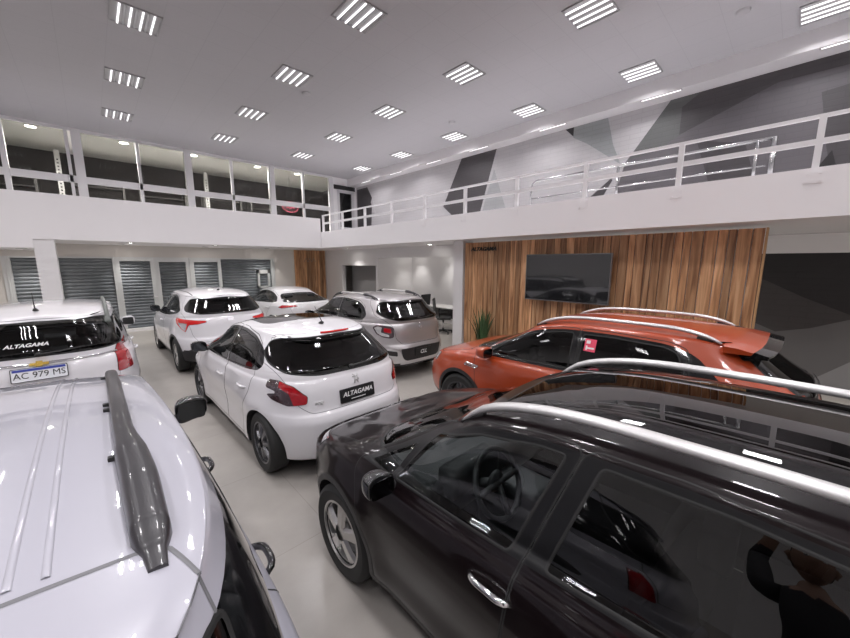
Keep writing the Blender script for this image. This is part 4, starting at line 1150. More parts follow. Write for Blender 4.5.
def car_silver():
    p = dict(W=.87, nose=2.07, tail=-2.0, wb=2.59, wr_=.325, arch=.365, sill=.25, flare=.024,
             belt=[(-2.0, 1.06), (-1.5, 1.05), (-.6, 1.01), (.3, .985), (1.0, .965), (1.6, .90), (1.95, .80), (2.07, .74)],
             roof=[(-1.7, 1.47), (-1.4, 1.51), (-.8, 1.535), (-.2, 1.53), (.2, 1.48), (.45, 1.41), (.6, 1.36)],
             cowl=1.20, header=.45, roofend=-1.62, glassbase=-1.90, wg=.785, wr=.62, zglass=1.09, tailbump=(.64, .05), crown=.07, edge=.075, nbf=4.2, nf=4.4, nr=4.2, ksh=.985, bump=.12)
    dlo = fillet([(1.0, 1.0), (.62, 1.24), (.28, 1.375), (-.05, 1.435), (-.45, 1.44), (-.86, 1.40), (-1.10, 1.30), (-1.22, 1.16), (-1.12, 1.075), (-.8, 1.05), (0, 1.02)], [.01, .2, .2, .2, .2, .1, .08, .06, .05, .2, .2])
    q = dict(paint='paint_silver', rim_r=.22, rimmat='rim_dark', rimstyle='five', handles=[(-.08, .90), (-.90, .92)], gapr=.003,
             clad=.05, cladpoly=[(2.5, .1), (2.5, .31), (1.2, .31), (-1.2, .31), (-1.6, .33), (-2.5, .33), (-2.5, .1)], lowmat='plastic_black', insmat='rail_silver',
             sideglass='glass_tint', rearglass='glass_tint', mirror=(.74, .98, 'gloss_black', dict(out=.05)), tailmat='lamp_smoke', tailmat2='lamp_clear', tailmat3='lamp_red',
             cuts=simple_cuts(0, dlo, fillet([(.86, .33), (.98, .66), (1.04, .98), (.62, 1.26), (.28, 1.395), (-.05, 1.455), (-.26, 1.46), (-.26, .98), (-.22, .60), (-.22, .33)], .04),
                              fillet([(-.23, .33), (-.23, .60), (-.27, .98), (-.27, 1.46), (-.45, 1.46), (-.87, 1.42), (-1.12, 1.31), (-1.14, 1.1), (-1.04, .84), (-.90, .66), (-.82, .33)], .04),
                              fillet([(.84, 1.035), (.60, 1.215), (.26, 1.345), (-.06, 1.405), (-.19, 1.41), (-.19, 1.05), (0, 1.045)], .03),
                              fillet([(-.27, 1.41), (-.45, 1.41), (-.84, 1.37), (-1.04, 1.28), (-1.06, 1.10), (-.8, 1.08), (-.27, 1.055)], .03),
                              fillet([(-.2, 1.05), (.70, 1.02), (.745, 1.06), (.56, 1.35), (.42, 1.37), (-.2, 1.39)], .03)) + [
                 ('rear_glass', 'rear', fillet([(-.2, 1.10), (.46, 1.105), (.64, 1.16), (.665, 1.23), (.56, 1.40), (.48, 1.43), (-.2, 1.445)], [0, .06, .07, .06, .05, .04, 0]), dict(xmax=-1.0, only=['body'], nmin=.15)),
                 ('tailgate', 'rear', fillet([(-.2, .68), (.44, .68), (.54, .78), (.57, 1.02), (.70, 1.17), (.60, 1.445), (-.2, 1.475)], .04), dict(xmax=-1.1, only=['body'], nmin=.15)),
                 ('bumper_insert', 'rear', fillet([(-.2, .30), (.60, .30), (.78, .44), (.80, .60), (.68, .62), (.52, .57), (.44, .40), (.38, .37), (-.2, .37)], .03), dict(xmax=-1.4, only=['body'], nmin=.1)),
                 ('bumper_low', 'rear', fillet([(-.2, .37), (.38, .37), (.46, .42), (.50, .60), (-.2, .62)], .03), dict(xmax=-1.4, only=['body'], nmin=.1)),
                 ('bumper_low', 'rear', fillet([(.55, .47), (.74, .50), (.76, .59), (.56, .56)], .02), dict(xmax=-1.4, only=['bumper_insert'], nmin=.1)),
                 ('bumper_low', 'rear', [(-.2, .1), (1., .1), (1., .36), (.68, .36), (.60, .30), (-.2, .30)], dict(xmax=-1.4, only=['body'], nmin=.1)),
                 ('tail_lamp', 150, fillet([(.06, .98), (.14, 1.03), (.38, 1.01), (.42, .98), (.42, .82), (.36, .80), (.22, .82), (.12, .87)], .03), dict(xmax=-1.2, only=['body', 'tailgate'], nmin=.2)),
                 ('tail_lamp2', 150, fillet([(.09, .97), (.15, 1.005), (.22, .99), (.20, .90), (.34, .86), (.34, .82), (.22, .835), (.14, .88)], .015), dict(xmax=-1.2, only=['tail_lamp'], nmin=.2)),
                 ('tail_lamp3', 150, fillet([(.25, .98), (.37, .97), (.38, .89), (.25, .91)], .02), dict(xmax=-1.2, only=['tail_lamp'], nmin=.2))])
    r, sh, tg = make_car('silver_hatchback', 'silver hatchback with raised ride height and black roof rails, between white and orange cars', (4.43, 6.72, 0), 0, p, q)
    plate_on(r, sh, 0, .50, .40, .13, 'CLL', 'plate_black', 'letter_white', .10)
    for sg in (1, -1):
        ra = roof_rail(r, sh, -1.30, .38, .54, sg, 'rail_silver', 'arch', h=.045, wid=.017)
        for (a, c) in ((-1.34, -.88), (.0, .42)):
            b = MB(); P = []; R_ = []
            for k in range(9):
                t = k / 8; x = a + (c - a) * t; l, n = sh.top(x, sg * .54); e = t if c > 0 else 1 - t
                P.append(l + Vector((0, 0, .012 + .035 * math.sin(PI * (1 - e * .92) * .5)))); R_.append(.034 * (1 - .75 * e))
            b.tube(P, R_, 10, sx=1.0).build('rail_end', 'rail_black', ra, smooth=True)
    strokes_on(sh, tg, 'emblem', [[(0, 1), (.55, 0), (0, -1), (-.55, 0), (0, 1)], [(0, .55), (.28, 0), (0, -.55), (-.28, 0), (0, .55)]], 0, .97, .055, 'chrome', .008)
    rear_wiper(tg, sh, .03, 1.13, -.34, 1.15)
    return r
def car_orange():
    p = dict(W=.875, nose=2.13, tail=-2.03, wb=2.62, wr_=.335, arch=.375, sill=.26, flare=.018,
             belt=[(-2.05, 1.06), (-1.5, 1.05), (-.6, 1.02), (.3, 1.0), (1.0, .985), (1.6, .93), (1.98, .85), (2.13, .78)],
             roof=[(-1.75, 1.50), (-1.4, 1.535), (-.8, 1.565), (-.2, 1.56), (.2, 1.51), (.5, 1.43), (.65, 1.38)],
             cowl=1.27, header=.50, roofend=-1.50, glassbase=-1.88, wg=.795, wr=.66, zglass=1.08, tailbump=(.70, .05), crown=.065, edge=.065, nbf=4.6, nf=5., nr=4.6, ksh=.992, bump=.13)
    dlo = fillet([(1.04, 1.01), (.66, 1.255), (.32, 1.40), (.0, 1.455), (-.5, 1.465), (-.95, 1.445), (-1.16, 1.38), (-1.42, 1.12), (-1.30, 1.075), (0, 1.03)], [.01, .2, .2, .2, .2, .1, .08, .04, .05, .2])
    q = dict(paint='paint_orange', rim_r=.225, rimmat='rim_dark', rimstyle='twin', handles=[(-.06, .92), (-.98, .94)],
             clad=.05, cladpoly=[(2.5, .1), (2.5, .33), (1.2, .33), (-1.2, .33), (-1.6, .35), (-2.5, .38), (-2.5, .1)],
             sideglass='glass_dark', rearglass='glass_dark', mirror=(.84, 1.03, 'paint_orange', dict(out=.03, size=(.13, .21, .14))), tailmat='lamp_red',
             cuts=simple_cuts(0, dlo, fillet([(.90, .33), (1.02, .66), (1.07, 1.0), (.66, 1.275), (.32, 1.42), (.0, 1.475), (-.19, 1.48), (-.19, 1.0), (-.16, .60), (-.16, .33)], .04),
                              fillet([(-.17, .33), (-.17, .60), (-.20, 1.0), (-.20, 1.48), (-.5, 1.485), (-.96, 1.465), (-1.10, 1.42), (-1.16, 1.1), (-1.04, .84), (-.92, .66), (-.84, .33)], .04),
                              fillet([(.88, 1.045), (.64, 1.225), (.30, 1.37), (-.0, 1.425), (-.13, 1.43), (-.13, 1.065), (0, 1.06)], .03),
                              fillet([(-.23, 1.43), (-.5, 1.435), (-.93, 1.415), (-1.03, 1.38), (-1.12, 1.20), (-1.12, 1.11), (-.23, 1.065)], .03),
                              fillet([(-.2, 1.06), (.73, 1.045), (.765, 1.08), (.60, 1.37), (.46, 1.385), (-.2, 1.405)], .03)) + [
                 ('hood', 'front', fillet([(-.2, .90), (.50, .89), (.74, .90), (.745, 1.02), (-.2, 1.10)], .03), dict(xmin=1.20, only=['body'], nmin=.02)),
                 ('head_lamp', 50, fillet([(-1.26, .72), (-1.20, .83), (-.86, .88), (-.96, .74)], .03), dict(xmin=1.4, only=['body'])),
                 ('grille', 'front', fillet([(-.2, .50), (.50, .50), (.52, .80), (-.2, .82)], .03), dict(xmin=1.5, only=['body'])),
                 ('rear_trim', 'rear', fillet([(-.2, 1.05), (.62, 1.06), (.76, 1.12), (.71, 1.30), (.63, 1.46), (-.2, 1.50)], [0, .05, .05, .08, .05, 0]), dict(xmax=-1.0, only=['body'], nmin=.5)),
                 ('rear_glass', 'rear', fillet([(-.2, 1.10), (.56, 1.11), (.62, 1.16), (.56, 1.40), (-.2, 1.43)], [0, .05, .05, .05, 0]), dict(xmax=-1.0, only=['rear_trim'], nmin=.15)),
                 ('tailgate', 'rear', fillet([(-.2, .70), (.58, .70), (.62, .80), (.66, 1.08), (-.2, 1.08)], .03), dict(xmax=-1.1, only=['body'], nmin=.15)),
                 ('tail_lamp', 'rear', fillet([(-.2, .86), (.92, .84), (.92, 1.02), (.60, 1.02), (-.2, .98)], .02), dict(xmax=-1.72, only=['body', 'tailgate'], nmin=-.3))])
    r, sh, tg = make_car('orange_suv', 'orange SUV with silver roof rails and black spoiler, in front of the wood wall', (4.30, 1.66, 0), 0, p, q)
    for sg in (1, -1): roof_rail(r, sh, -1.30, .36, .56, sg, 'rail_silver', 'arch', h=.05, wid=.019, flat=1.5)
    # roof spoiler: orange top, black wing beneath
    def wing(name, x0, x1, y, z0, th, m, parent):
        b = MB(); n = 16; rows = []
        for j in range(n + 1):
            yy = -y + 2 * y * j / n; e = (abs(yy) / y) ** 4
            a, c = x0, x1 + .06 * e; zt = z0 - .055 * (abs(yy) / y) ** 2.2
            rows.append([(a, yy, zt + .012), (a * .5 + c * .5, yy, zt + .006), (c, yy, zt - .014), (c + .01, yy, zt - .014 - th), (a, yy, zt - th - .02)])
        for j in range(n + 1): b.v += rows[j]
        for j in range(n):
            for k in range(5): q_ = (k + 1) % 5; b.f.append((j * 5 + k, j * 5 + q_, j * 5 + 5 + q_, j * 5 + 5 + k))
        b.f += [(0, 1, 2, 3, 4), tuple(n * 5 + k for k in (4, 3, 2, 1, 0))]
        return b.build(name, m, parent, smooth=False, angle=35)
    sp = wing('spoiler', -1.32, -1.56, .62, 1.525, .022, 'paint_orange', r); wing('spoiler_wing', -1.45, -1.655, .60, 1.506, .028, 'gloss_black', sp)
    rear_wiper(tg, sh, .0, 1.13, -.36, 1.15)
    # fender badge and pink sticker in the rear door window
    for sg in (1, -1):
        b = MB(); P = [sh.side(x, z, sg)[0] + Vector((0, sg * .006, 0)) for x, z in ((.98, .86), (1.17, .875), (1.21, .84), (1.03, .825), (.98, .86))]; b.tube(P, .008, 6)
        b.tube([sh.side(x, z, sg)[0] + Vector((0, sg * .005, 0)) for x, z in ((1.02, .848), (1.17, .855))], .006, 6)
        b.build('fender_badge', 'chrome', r, smooth=True)
    P = [sh.side(x, z)[0] + Vector((0, .006, .002)) for x, z in ((-.26, 1.27), (-.37, 1.27), (-.37, 1.39), (-.26, 1.39))]
    s = mesh_obj('window_sticker', P + [v - Vector((0, .003, 0)) for v in P], [(0, 1, 2, 3), (4, 7, 6, 5), (0, 4, 5, 1), (1, 5, 6, 2), (2, 6, 7, 3), (3, 7, 4, 0)], 'sticker_pink', r)
    b = MB()
    def onst(u, v): a = P[0].lerp(P[1], u).lerp(P[3].lerp(P[2], u), v); return a + Vector((0, .003, .001))
    for (u0, u1, v0, v1) in ((.15, .5, .62, .88), (.30, .9, .20, .34), (.15, .30, .10, .45)):
        k = len(b.v); b.v += [onst(u0, v0), onst(u1, v0), onst(u1, v1), onst(u0, v1)]; b.f.append((k, k + 1, k + 2, k + 3))
    b.build('sticker_print', 'sticker_pale', s)
    return r
def car_spin():
    p = dict(W=.87, nose=2.15, tail=-2.20, wb=2.62, wr_=.325, arch=.365, sill=.22, flare=.014,
             belt=[(-2.2, 1.10), (-1.5, 1.07), (-.6, 1.03), (.3, 1.0), (1.0, .98), (1.6, .92), (2.0, .84), (2.15, .78)],
             roof=[(-2.0, 1.585), (-1.6, 1.61), (-.9, 1.635), (-.2, 1.625), (.3, 1.57), (.6, 1.49), (.75, 1.44)],
             cowl=1.37, header=.62, roofend=-1.98, glassbase=-2.06, wg=.80, wr=.66, zglass=1.15, tailbump=(.66, .05), crown=.07, edge=.07, nbf=4.4, nf=4.6, nr=4.0, bump=.12)
    dlo = fillet([(1.10, 1.02), (.74, 1.27), (.36, 1.44), (.0, 1.52), (-.5, 1.53), (-1.2, 1.51), (-1.66, 1.46), (-1.80, 1.30), (-1.74, 1.14), (0, 1.05)], [.01, .2, .2, .2, .2, .1, .08, .05, .05, .2])
    q = dict(paint='paint_white', rim_r=.205, rimmat='rim_silver', rimstyle='five', handles=[(-.06, .93), (-.98, .95)], gap='seam_light', gapr=.003,
             sideglass='glass_tint', rearglass='glass_tint', mirror=(.86, 1.06, 'paint_white', dict(out=.03, size=(.12, .19, .17))), tailmat='lamp_red',
             cuts=simple_cuts(0, dlo, fillet([(.90, .30), (1.05, .66), (1.13, 1.0), (.74, 1.29), (.36, 1.46), (.0, 1.54), (-.19, 1.55), (-.19, 1.0), (-.16, .60), (-.16, .30)], .04),
                              fillet([(-.17, .30), (-.17, .60), (-.20, 1.0), (-.20, 1.55), (-.5, 1.55), (-1.16, 1.53), (-1.18, 1.1), (-1.06, .84), (-.92, .66), (-.84, .30)], .04),
                              fillet([(.90, 1.06), (.70, 1.245), (.34, 1.41), (-.0, 1.485), (-.13, 1.49), (-.13, 1.09), (0, 1.085)], .03),
                              fillet([(-.25, 1.49), (-.5, 1.495), (-1.10, 1.48), (-1.12, 1.13), (-.25, 1.09)], .03),
                              fillet([(-.2, 1.08), (.73, 1.05), (.77, 1.08), (.60, 1.43), (.46, 1.45), (-.2, 1.475)], .03)) + [
                 ('quarter', 'side', fillet([(-1.24, 1.47), (-1.62, 1.43), (-1.73, 1.30), (-1.70, 1.19), (-1.24, 1.15)], .04), dict(only=['quarter_trim'], ymin=.3)),
                 ('rear_glass', 'rear', fillet([(-.2, 1.17), (.60, 1.17), (.72, 1.19), (.69, 1.30), (.61, 1.49), (.54, 1.515), (-.2, 1.535)], [0, .05, .05, .1, .05, .04, 0]), dict(xmax=-1.2, only=['body', 'quarter_trim'], nmin=.25)),
                 ('tailgate', 'rear', fillet([(-.2, .70), (.60, .70), (.64, .90), (.70, 1.14), (.74, 1.20), (.62, 1.54), (-.2, 1.56)], .04), dict(xmax=-1.2, only=['body'], nmin=.15)),
                 ('tail_lamp', 150, fillet([(.16, .84), (.20, 1.06), (.26, 1.16), (.36, 1.17), (.42, 1.10), (.46, .86)], .03), dict(xmax=-1.4, only=['body', 'tailgate'], nmin=.2))])
    r, sh, tg = make_car('white_minivan', 'white minivan with registration plate AC 979 MS and ALTAGAMA on its rear window', (-.50, 7.47, 0), 0, p, q)
    plate_on(tg, sh, .0, 1.0, .40, .13, 'AC 979 MS', 'plate_white', 'letter_black', .088, strip='plate_blue')
    strokes_on(sh, tg, 'chrome_trim', [[(-.62 + .155 * k, .0) for k in range(9)]], 0, 1.095, 1., 'chrome', .016, off=.004)
    b = MB(); l, n = sh.rear(0, 1.095); b.prism([(-.07, -.012), (-.025, -.012), (-.02, -.03), (.03, -.03), (.025, -.012), (.07, -.012), (.065, .016), (.02, .016), (.02, .032), (-.028, .032), (-.028, .016), (-.075, .016)], lambda u, v: (l.x - .03, u, 1.095 + v), lambda u, v: (l.x - .01, u, 1.095 + v)); b.build('emblem', 'gold', tg)
    # lettering lies on the sloping glass
    l, n = sh.rear(.07, 1.29); n = Vector((n.x, 0, n.z)).normalized(); xd = Vector((0, -1, 0)); yd = n.cross(xd).normalized(); yd = yd if yd.z > 0 else -yd
    text_obj('window_lettering', 'ALTAGAMA', .052, 'letter_white', l + n * .012, xd, yd, tg, shear=.3, bold=.0015, depth=.0006, sx=1.15)
    for sg in (1, -1):
        P = [sh.top(-1.75 + .09 * k, sg * .585)[0] + Vector((0, 0, .035)) for k in range(24)]
        b = MB().tube(P, [.016] + [.026] * 22 + [.014], 8, sx=.8); b.tube([P[0] - Vector((-.02, 0, .04)), P[0] + Vector((.01, 0, .02)), P[3]], [.03, .034, .02], 8)
        b.build('roof_rail', 'plastic_grey', r, smooth=True)
    antenna(r, sh, -1.62, .0, h=.22, lean=-.15)
    rear_wiper(tg, sh, .0, 1.19, -.36, 1.22)
    return r
def car_near():
    p = dict(W=.915, nose=2.14, tail=-2.15, wb=2.67, wr_=.34, arch=.385, sill=.25, flare=.03,
             belt=[(-2.15, 1.10), (-1.5, 1.10), (-.6, 1.06), (.3, 1.04), (1.0, 1.02), (1.6, .98), (2.0, .90), (2.14, .84)],
             roof=[(-1.9, 1.58), (-1.4, 1.625), (-.8, 1.645), (-.2, 1.625), (.2, 1.575), (.45, 1.52), (.65, 1.46)],
             cowl=1.30, header=.50, roofend=-1.78, glassbase=-2.0, wg=.85, wr=.735, zglass=1.14, tailbump=(.66, .06), crown=.07, edge=.060, nbf=4.6, nf=5., nr=5., ksh=1.0, bump=.10)
    def taper(P):
        x, y, z = P[..., 0], P[..., 1], P[..., 2]; k = .065 * np.clip((x + 1.3) / 1.3, 0, 1) * np.clip((z - 1.10) / .45, 0, 1)
        P[..., 1] = y * (1 - k); return P
    p['deform'] = taper
    dlo = [(1.08, 1.06), (.70, 1.31), (.36, 1.445), (.0, 1.51), (-.5, 1.525), (-.90, 1.50), (-1.06, 1.38), (-1.14, 1.12), (0, 1.075)]
    q = dict(paint='paint_pearl', rim_r=.22, rimmat='rim_dark', rimstyle='five', handles=[(-.04, .985), (-.96, 1.0)], handlemat='gloss_black', handlelen=.17,
             clad=.05, cladpoly=[(2.5, .1), (2.5, .34), (1.2, .34), (-1.2, .34), (-1.6, .38), (-2.5, .42), (-2.5, .1)],
             sideglass='glass_tint', rearglass='glass_dark', quartermat='gloss_black', mirror=(.70, 1.04, 'gloss_black', dict(out=.02, size=(.13, .20, .17))), tailmat='lamp_red', gap='seam_light', gapr=.005, lincut=.60,
             cuts=simple_cuts(0, dlo, fillet([(.90, .33), (1.05, .66), (1.10, 1.04), (.70, 1.33), (.36, 1.465), (.0, 1.53), (-.19, 1.54), (-.19, 1.0), (-.16, .60), (-.16, .33)], .04),
                              fillet([(-.17, .33), (-.17, .60), (-.20, 1.0), (-.20, 1.54), (-.5, 1.545), (-.92, 1.52), (-1.10, 1.38), (-1.20, 1.1), (-1.10, .88), (-.94, .70), (-.86, .33)], .04),
                              fillet([(.88, 1.09), (.66, 1.27), (.34, 1.41), (-.0, 1.475), (-.13, 1.48), (-.13, 1.11), (0, 1.105)], .03),
                              fillet([(-.25, 1.485), (-.5, 1.49), (-.86, 1.47), (-.98, 1.38), (-1.04, 1.15), (-.25, 1.11)], .03),
                              fillet([(-.2, 1.10), (.75, 1.08), (.80, 1.11), (.66, 1.43), (.50, 1.46), (-.2, 1.485)], .03)) + [
                 ('quarter', 'side', [(-1.10, 1.50), (-1.20, 1.36), (-1.42, 1.14), (-2.1, 1.16), (-2.1, 1.44), (-1.66, 1.49)], dict(ymin=.3, only=['body'], nmin=.05)),
                 ('rear_glass', 'rear', fillet([(-.2, 1.17), (.62, 1.17), (.70, 1.19), (.66, 1.49), (-.2, 1.52)], [0, .05, .03, .03, 0]), dict(xmax=-1.2, only=['body', 'quarter'], nmin=.3)),
                 ('tailgate', 'top', [(-1.47, -.2), (-1.47, .30), (-1.46, .55), (-1.475, .60), (-1.62, .66), (-2.3, .68), (-2.3, -.2)], dict(zmin=.9, only=['body'], nmin=-.2)),
                 ('tail_lamp', 'rear', fillet([(.68, .86), (.98, .86), (.98, 1.08), (.70, 1.08)], .03), dict(xmax=-1.85, only=['body', 'tailgate'], nmin=-.3))])
    r, sh, tg = make_car('white_suv', 'white SUV in the near left corner, seen from above, with thick black roof rail', (-.545, 2.28, 0), 0, p, q)
    for sg in (1, -1):
        # thick black rail: slim in front, a broad paddle at the back, dropping to a flat foot
        ys = sg * .565; ks = [(-1.52, .008, .016), (-1.475, .014, .020), (-1.455, .020, .028), (-1.44, .048, .034), (-1.25, .056, .038), (-1.08, .056, .036), (-.98, .050, .028), (-.9, .046, .026), (-.5, .044, .025), (.0, .042, .025), (.22, .034, .025), (.36, .012, .028)]; hx = np.array([k[0] for k in ks]); b = MB(); xs = np.linspace(-1.52, .36, 90)
        hh = np.interp(xs, hx, [k[1] for k in ks]); ww = np.interp(xs, hx, [k[2] for k in ks]); k0 = 0; n = 14; rows = []
        for x, h_, w_ in zip(xs, hh, ww):
            cyy = ys + sg * .012 * min(1, max(0, (-x - .9) / .3)); l, nn = sh.top(x, cyy); row = []
            for j in range(n):
                a = PI * j / (n - 1); cx = math.cos(a); sy = math.sin(a)
                row.append((x, cyy + w_ * math.copysign(abs(cx) ** .6, cx), l.z - .006 + (h_ + .006) * max(0, sy) ** .45 + (.006 if abs(cx) < .5 else 0) * 0))
            rows.append(row)
        for row in rows: b.v += row
        for i in range(len(rows) - 1):
            for j in range(n - 1): b.f.append((i * n + j, i * n + j + 1, i * n + n + j + 1, i * n + n + j))
        b.f.append(tuple(range(n))); b.f.append(tuple((len(rows) - 1) * n + j for j in range(n)))
        ra = b.build('roof_rail', 'rail_black', r, smooth=False, angle=50)
        for xk in (-1.05, -.62, -.55, .05):
            l, nn = sh.top(xk, ys - sg * .030); MB().bbox(l.x - .009, l.x + .009, l.y - .008, l.y + .012, l.z - .004, l.z + .012, .003, 2).build('rail_bolt', 'plastic_black', ra)
    for yy in (-.43, -.385, .385, .43):
        v, f = strip_on(sh, [(-1.44 + .1 * k, yy) for k in range(18)], 'top', .007, .0035); mesh_obj('roof_rib', v, f, 'paint_pearl', r, True)
    return r
CARS = globals().get("CARS", []) + [car_silver, car_orange, car_spin, car_near]
# white supermini with glass roof, centre
def car_hatch():
    p = dict(W=.86, nose=2.07, tail=-1.89, wb=2.54, wr_=.315, arch=.35, sill=.20, flare=.016,
             belt=[(-1.9, 1.02), (-1.4, 1.0), (-.6, .965), (.3, .93), (1.0, .905), (1.5, .83), (1.9, .72), (2.07, .66)],
             roof=[(-1.6, 1.385), (-1.3, 1.425), (-.8, 1.465), (-.2, 1.46), (.2, 1.405), (.45, 1.34), (.6, 1.30)],
             cowl=1.22, header=.46, roofend=-1.44, glassbase=-1.74, wg=.785, wr=.60, zglass=1.03, tailbump=(.66, .05), crown=.07, edge=.075, nbf=4.2, nf=4.2, nr=4.2, ksh=.98, bump=.12)
    dlo = fillet([(1.02, .945), (.66, 1.165), (.30, 1.305), (-.05, 1.375), (-.45, 1.385), (-.82, 1.345), (-1.10, 1.24), (-1.22, 1.11), (-1.14, 1.045), (-.8, 1.01), (0, .965)], [.01, .2, .2, .2, .2, .2, .1, .06, .06, .2, .2])
    q = dict(paint='paint_white', rim_r=.215, rimmat='rim_dark', rimstyle='seven', handles=[(-.08, .80), (-.84, .83)], gap='seam_light', gapr=.003,
             sideglass='glass_tint', rearglass='glass_dark', mirror=(.70, .965, 'gloss_black', dict(out=.03, size=(.12, .19, .14))), tailmat='lamp_smoke', wheelin=.004,
             cuts=[
                 ('door_front', 'side', fillet([(.86, .27), (.98, .60), (1.05, .93), (.66, 1.185), (.30, 1.325), (-.05, 1.395), (-.26, 1.40), (-.26, .96), (-.22, .60), (-.22, .27)], .04), dict(ymin=.3)),
                 ('door_rear', 'side', fillet([(-.23, .27), (-.23, .60), (-.27, .96), (-.27, 1.40), (-.45, 1.40), (-.83, 1.36), (-1.02, 1.28), (-1.10, 1.0), (-1.02, .80), (-.88, .64), (-.80, .27)], .04), dict(ymin=.3)),
                 ('trim_f', 'side', dlo, dict(only=['door_front'], ymin=.3)), ('trim_r', 'side', dlo, dict(only=['door_rear'], ymin=.3)), ('quarter_trim', 'side', dlo, dict(only=['body'], ymin=.3, xmax=0)),
                 ('glass_f', 'side', fillet([(.84, .975), (.62, 1.14), (.28, 1.275), (-.06, 1.345), (-.19, 1.35), (-.19, .99), (0, .985)], .03), dict(ymin=.3, only=['trim_f'])),
                 ('glass_r', 'side', fillet([(-.27, 1.35), (-.45, 1.35), (-.80, 1.315), (-.98, 1.25), (-1.06, 1.10), (-1.0, 1.045), (-.8, 1.03), (-.27, .995)], .03), dict(ymin=.3, only=['trim_r'])),
                 ('windscreen', 'front', fillet([(-.2, .99), (.70, .97), (.745, 1.0), (.55, 1.295), (.42, 1.31), (-.2, 1.325)], .03), dict(xmin=.35, only=['body'], nmin=.2)),
                 ('hood', 'front', fillet([(-.2, .74), (.50, .73), (.72, .74), (.735, .95), (-.2, 1.05)], .03), dict(xmin=1.14, only=['body'], nmin=.02)),
                 ('head_lamp', 50, fillet([(-1.22, .60), (-1.16, .70), (-.74, .80), (-.88, .66)], .03), dict(xmin=1.4, only=['body'])),
                 ('grille', 'front', fillet([(-.2, .32), (.42, .32), (.50, .62), (-.2, .66)], .03), dict(xmin=1.5, only=['body'])),
                 ('roof_glass', 'top', fillet([(.40, -.2), (.38, .44), (-.55, .46), (-.68, .40), (-.80, -.2)], [0, .06, .06, .1, 0]), dict(zmin=1.30, only=['body'])),
                 ('rear_glass', 'rear', fillet([(-.2, 1.045), (.36, 1.05), (.63, 1.08), (.69, 1.13), (.67, 1.22), (.58, 1.335), (.50, 1.365), (-.2, 1.38)], [0, .05, .06, .06, .05, .05, .04, 0]), dict(xmax=-1.0, only=['body'], nmin=.15)),
                 ('tailgate', 'rear', fillet([(-.2, .70), (.50, .70), (.60, .78), (.66, 1.02), (.72, 1.16), (.60, 1.385), (-.2, 1.42)], .04), dict(xmax=-1.1, only=['body'], nmin=.15)),
                 ('tail_lamp', 150, fillet([(.05, 1.00), (.16, 1.005), (.30, .965), (.43, .865), (.42, .80), (.24, .785), (.08, .83), (.03, .865), (.12, .885), (.12, .915), (.02, .935)], .018), dict(xmax=-1.2, only=['body', 'tailgate'], nmin=.2)),
                 ('tail_lamp3', 150, fillet([(.17, 1.0), (.30, .965), (.43, .865), (.42, .80), (.30, .79), (.26, .90), (.16, .95)], .012), dict(xmax=-1.2, only=['tail_lamp'], nmin=.2)),
             ])
    q['tailmat3'] = 'lamp_red'
    r, sh, tg = make_car('white_hatchback', 'white hatchback with black mirrors, glass roof and ALTAGAMA dealer plate, in the centre', (1.885, 4.88, 0), .8, p, q)
    plate_on(tg, sh, 0, .80, .40, .13, 'ALTAGAMA', 'plate_black', 'letter_white', .068, sub=True)
    antenna(r, sh, -1.12, 0, h=.20, lean=.9)
    # brake light in the roof edge
    MB().tube([sh.rear(-.17 + .0425 * k, 1.398)[0] + Vector((-.004, 0, .004)) for k in range(9)], .013, 8, sx=.9).build('high_brake_lamp', 'lamp_red_bright', tg, smooth=True)
    rear_wiper(tg, sh, .02, 1.075, -.36, 1.10)
    # emblem: upright animal of thin chrome strokes, and a small name script to the left
    def strokes(parent, name, S, cy, cz, sc, m, rr=.006):
        b = MB()
        for s in S:
            P = []
            for (u, w_) in s:
                l, n = sh.rear(cy - u * sc, cz + w_ * sc); P.append(l + n * .006)
            b.tube(P, rr, 6)
        return b.build(name, m, parent, smooth=True)
    strokes(tg, 'emblem', [[(-.5, .9), (-.1, .7), (.1, .3), (-.1, -.1), (-.4, -.9)], [(.1, .3), (.6, .6), (.7, .9)], [(.1, .2), (.6, .0), (.75, -.2)], [(-.1, -.1), (.4, -.4), (.5, -.9)], [(-.1, .7), (-.7, .4)]], 0, .945, .05, 'rail_silver')
    strokes(tg, 'model_script', [[(-.9, -.3), (-.9, .3), (-.5, .3), (-.5, 0), (-.9, 0)], [(-.3, .3), (-.3, -.3), (.1, -.3), (.1, .3), (-.3, .3)], [(.3, .3), (.9, .3), (.9, 0), (.3, 0), (.3, -.3), (.9, -.3)]], .42, .79, .04, 'rail_silver', .004)
    return r
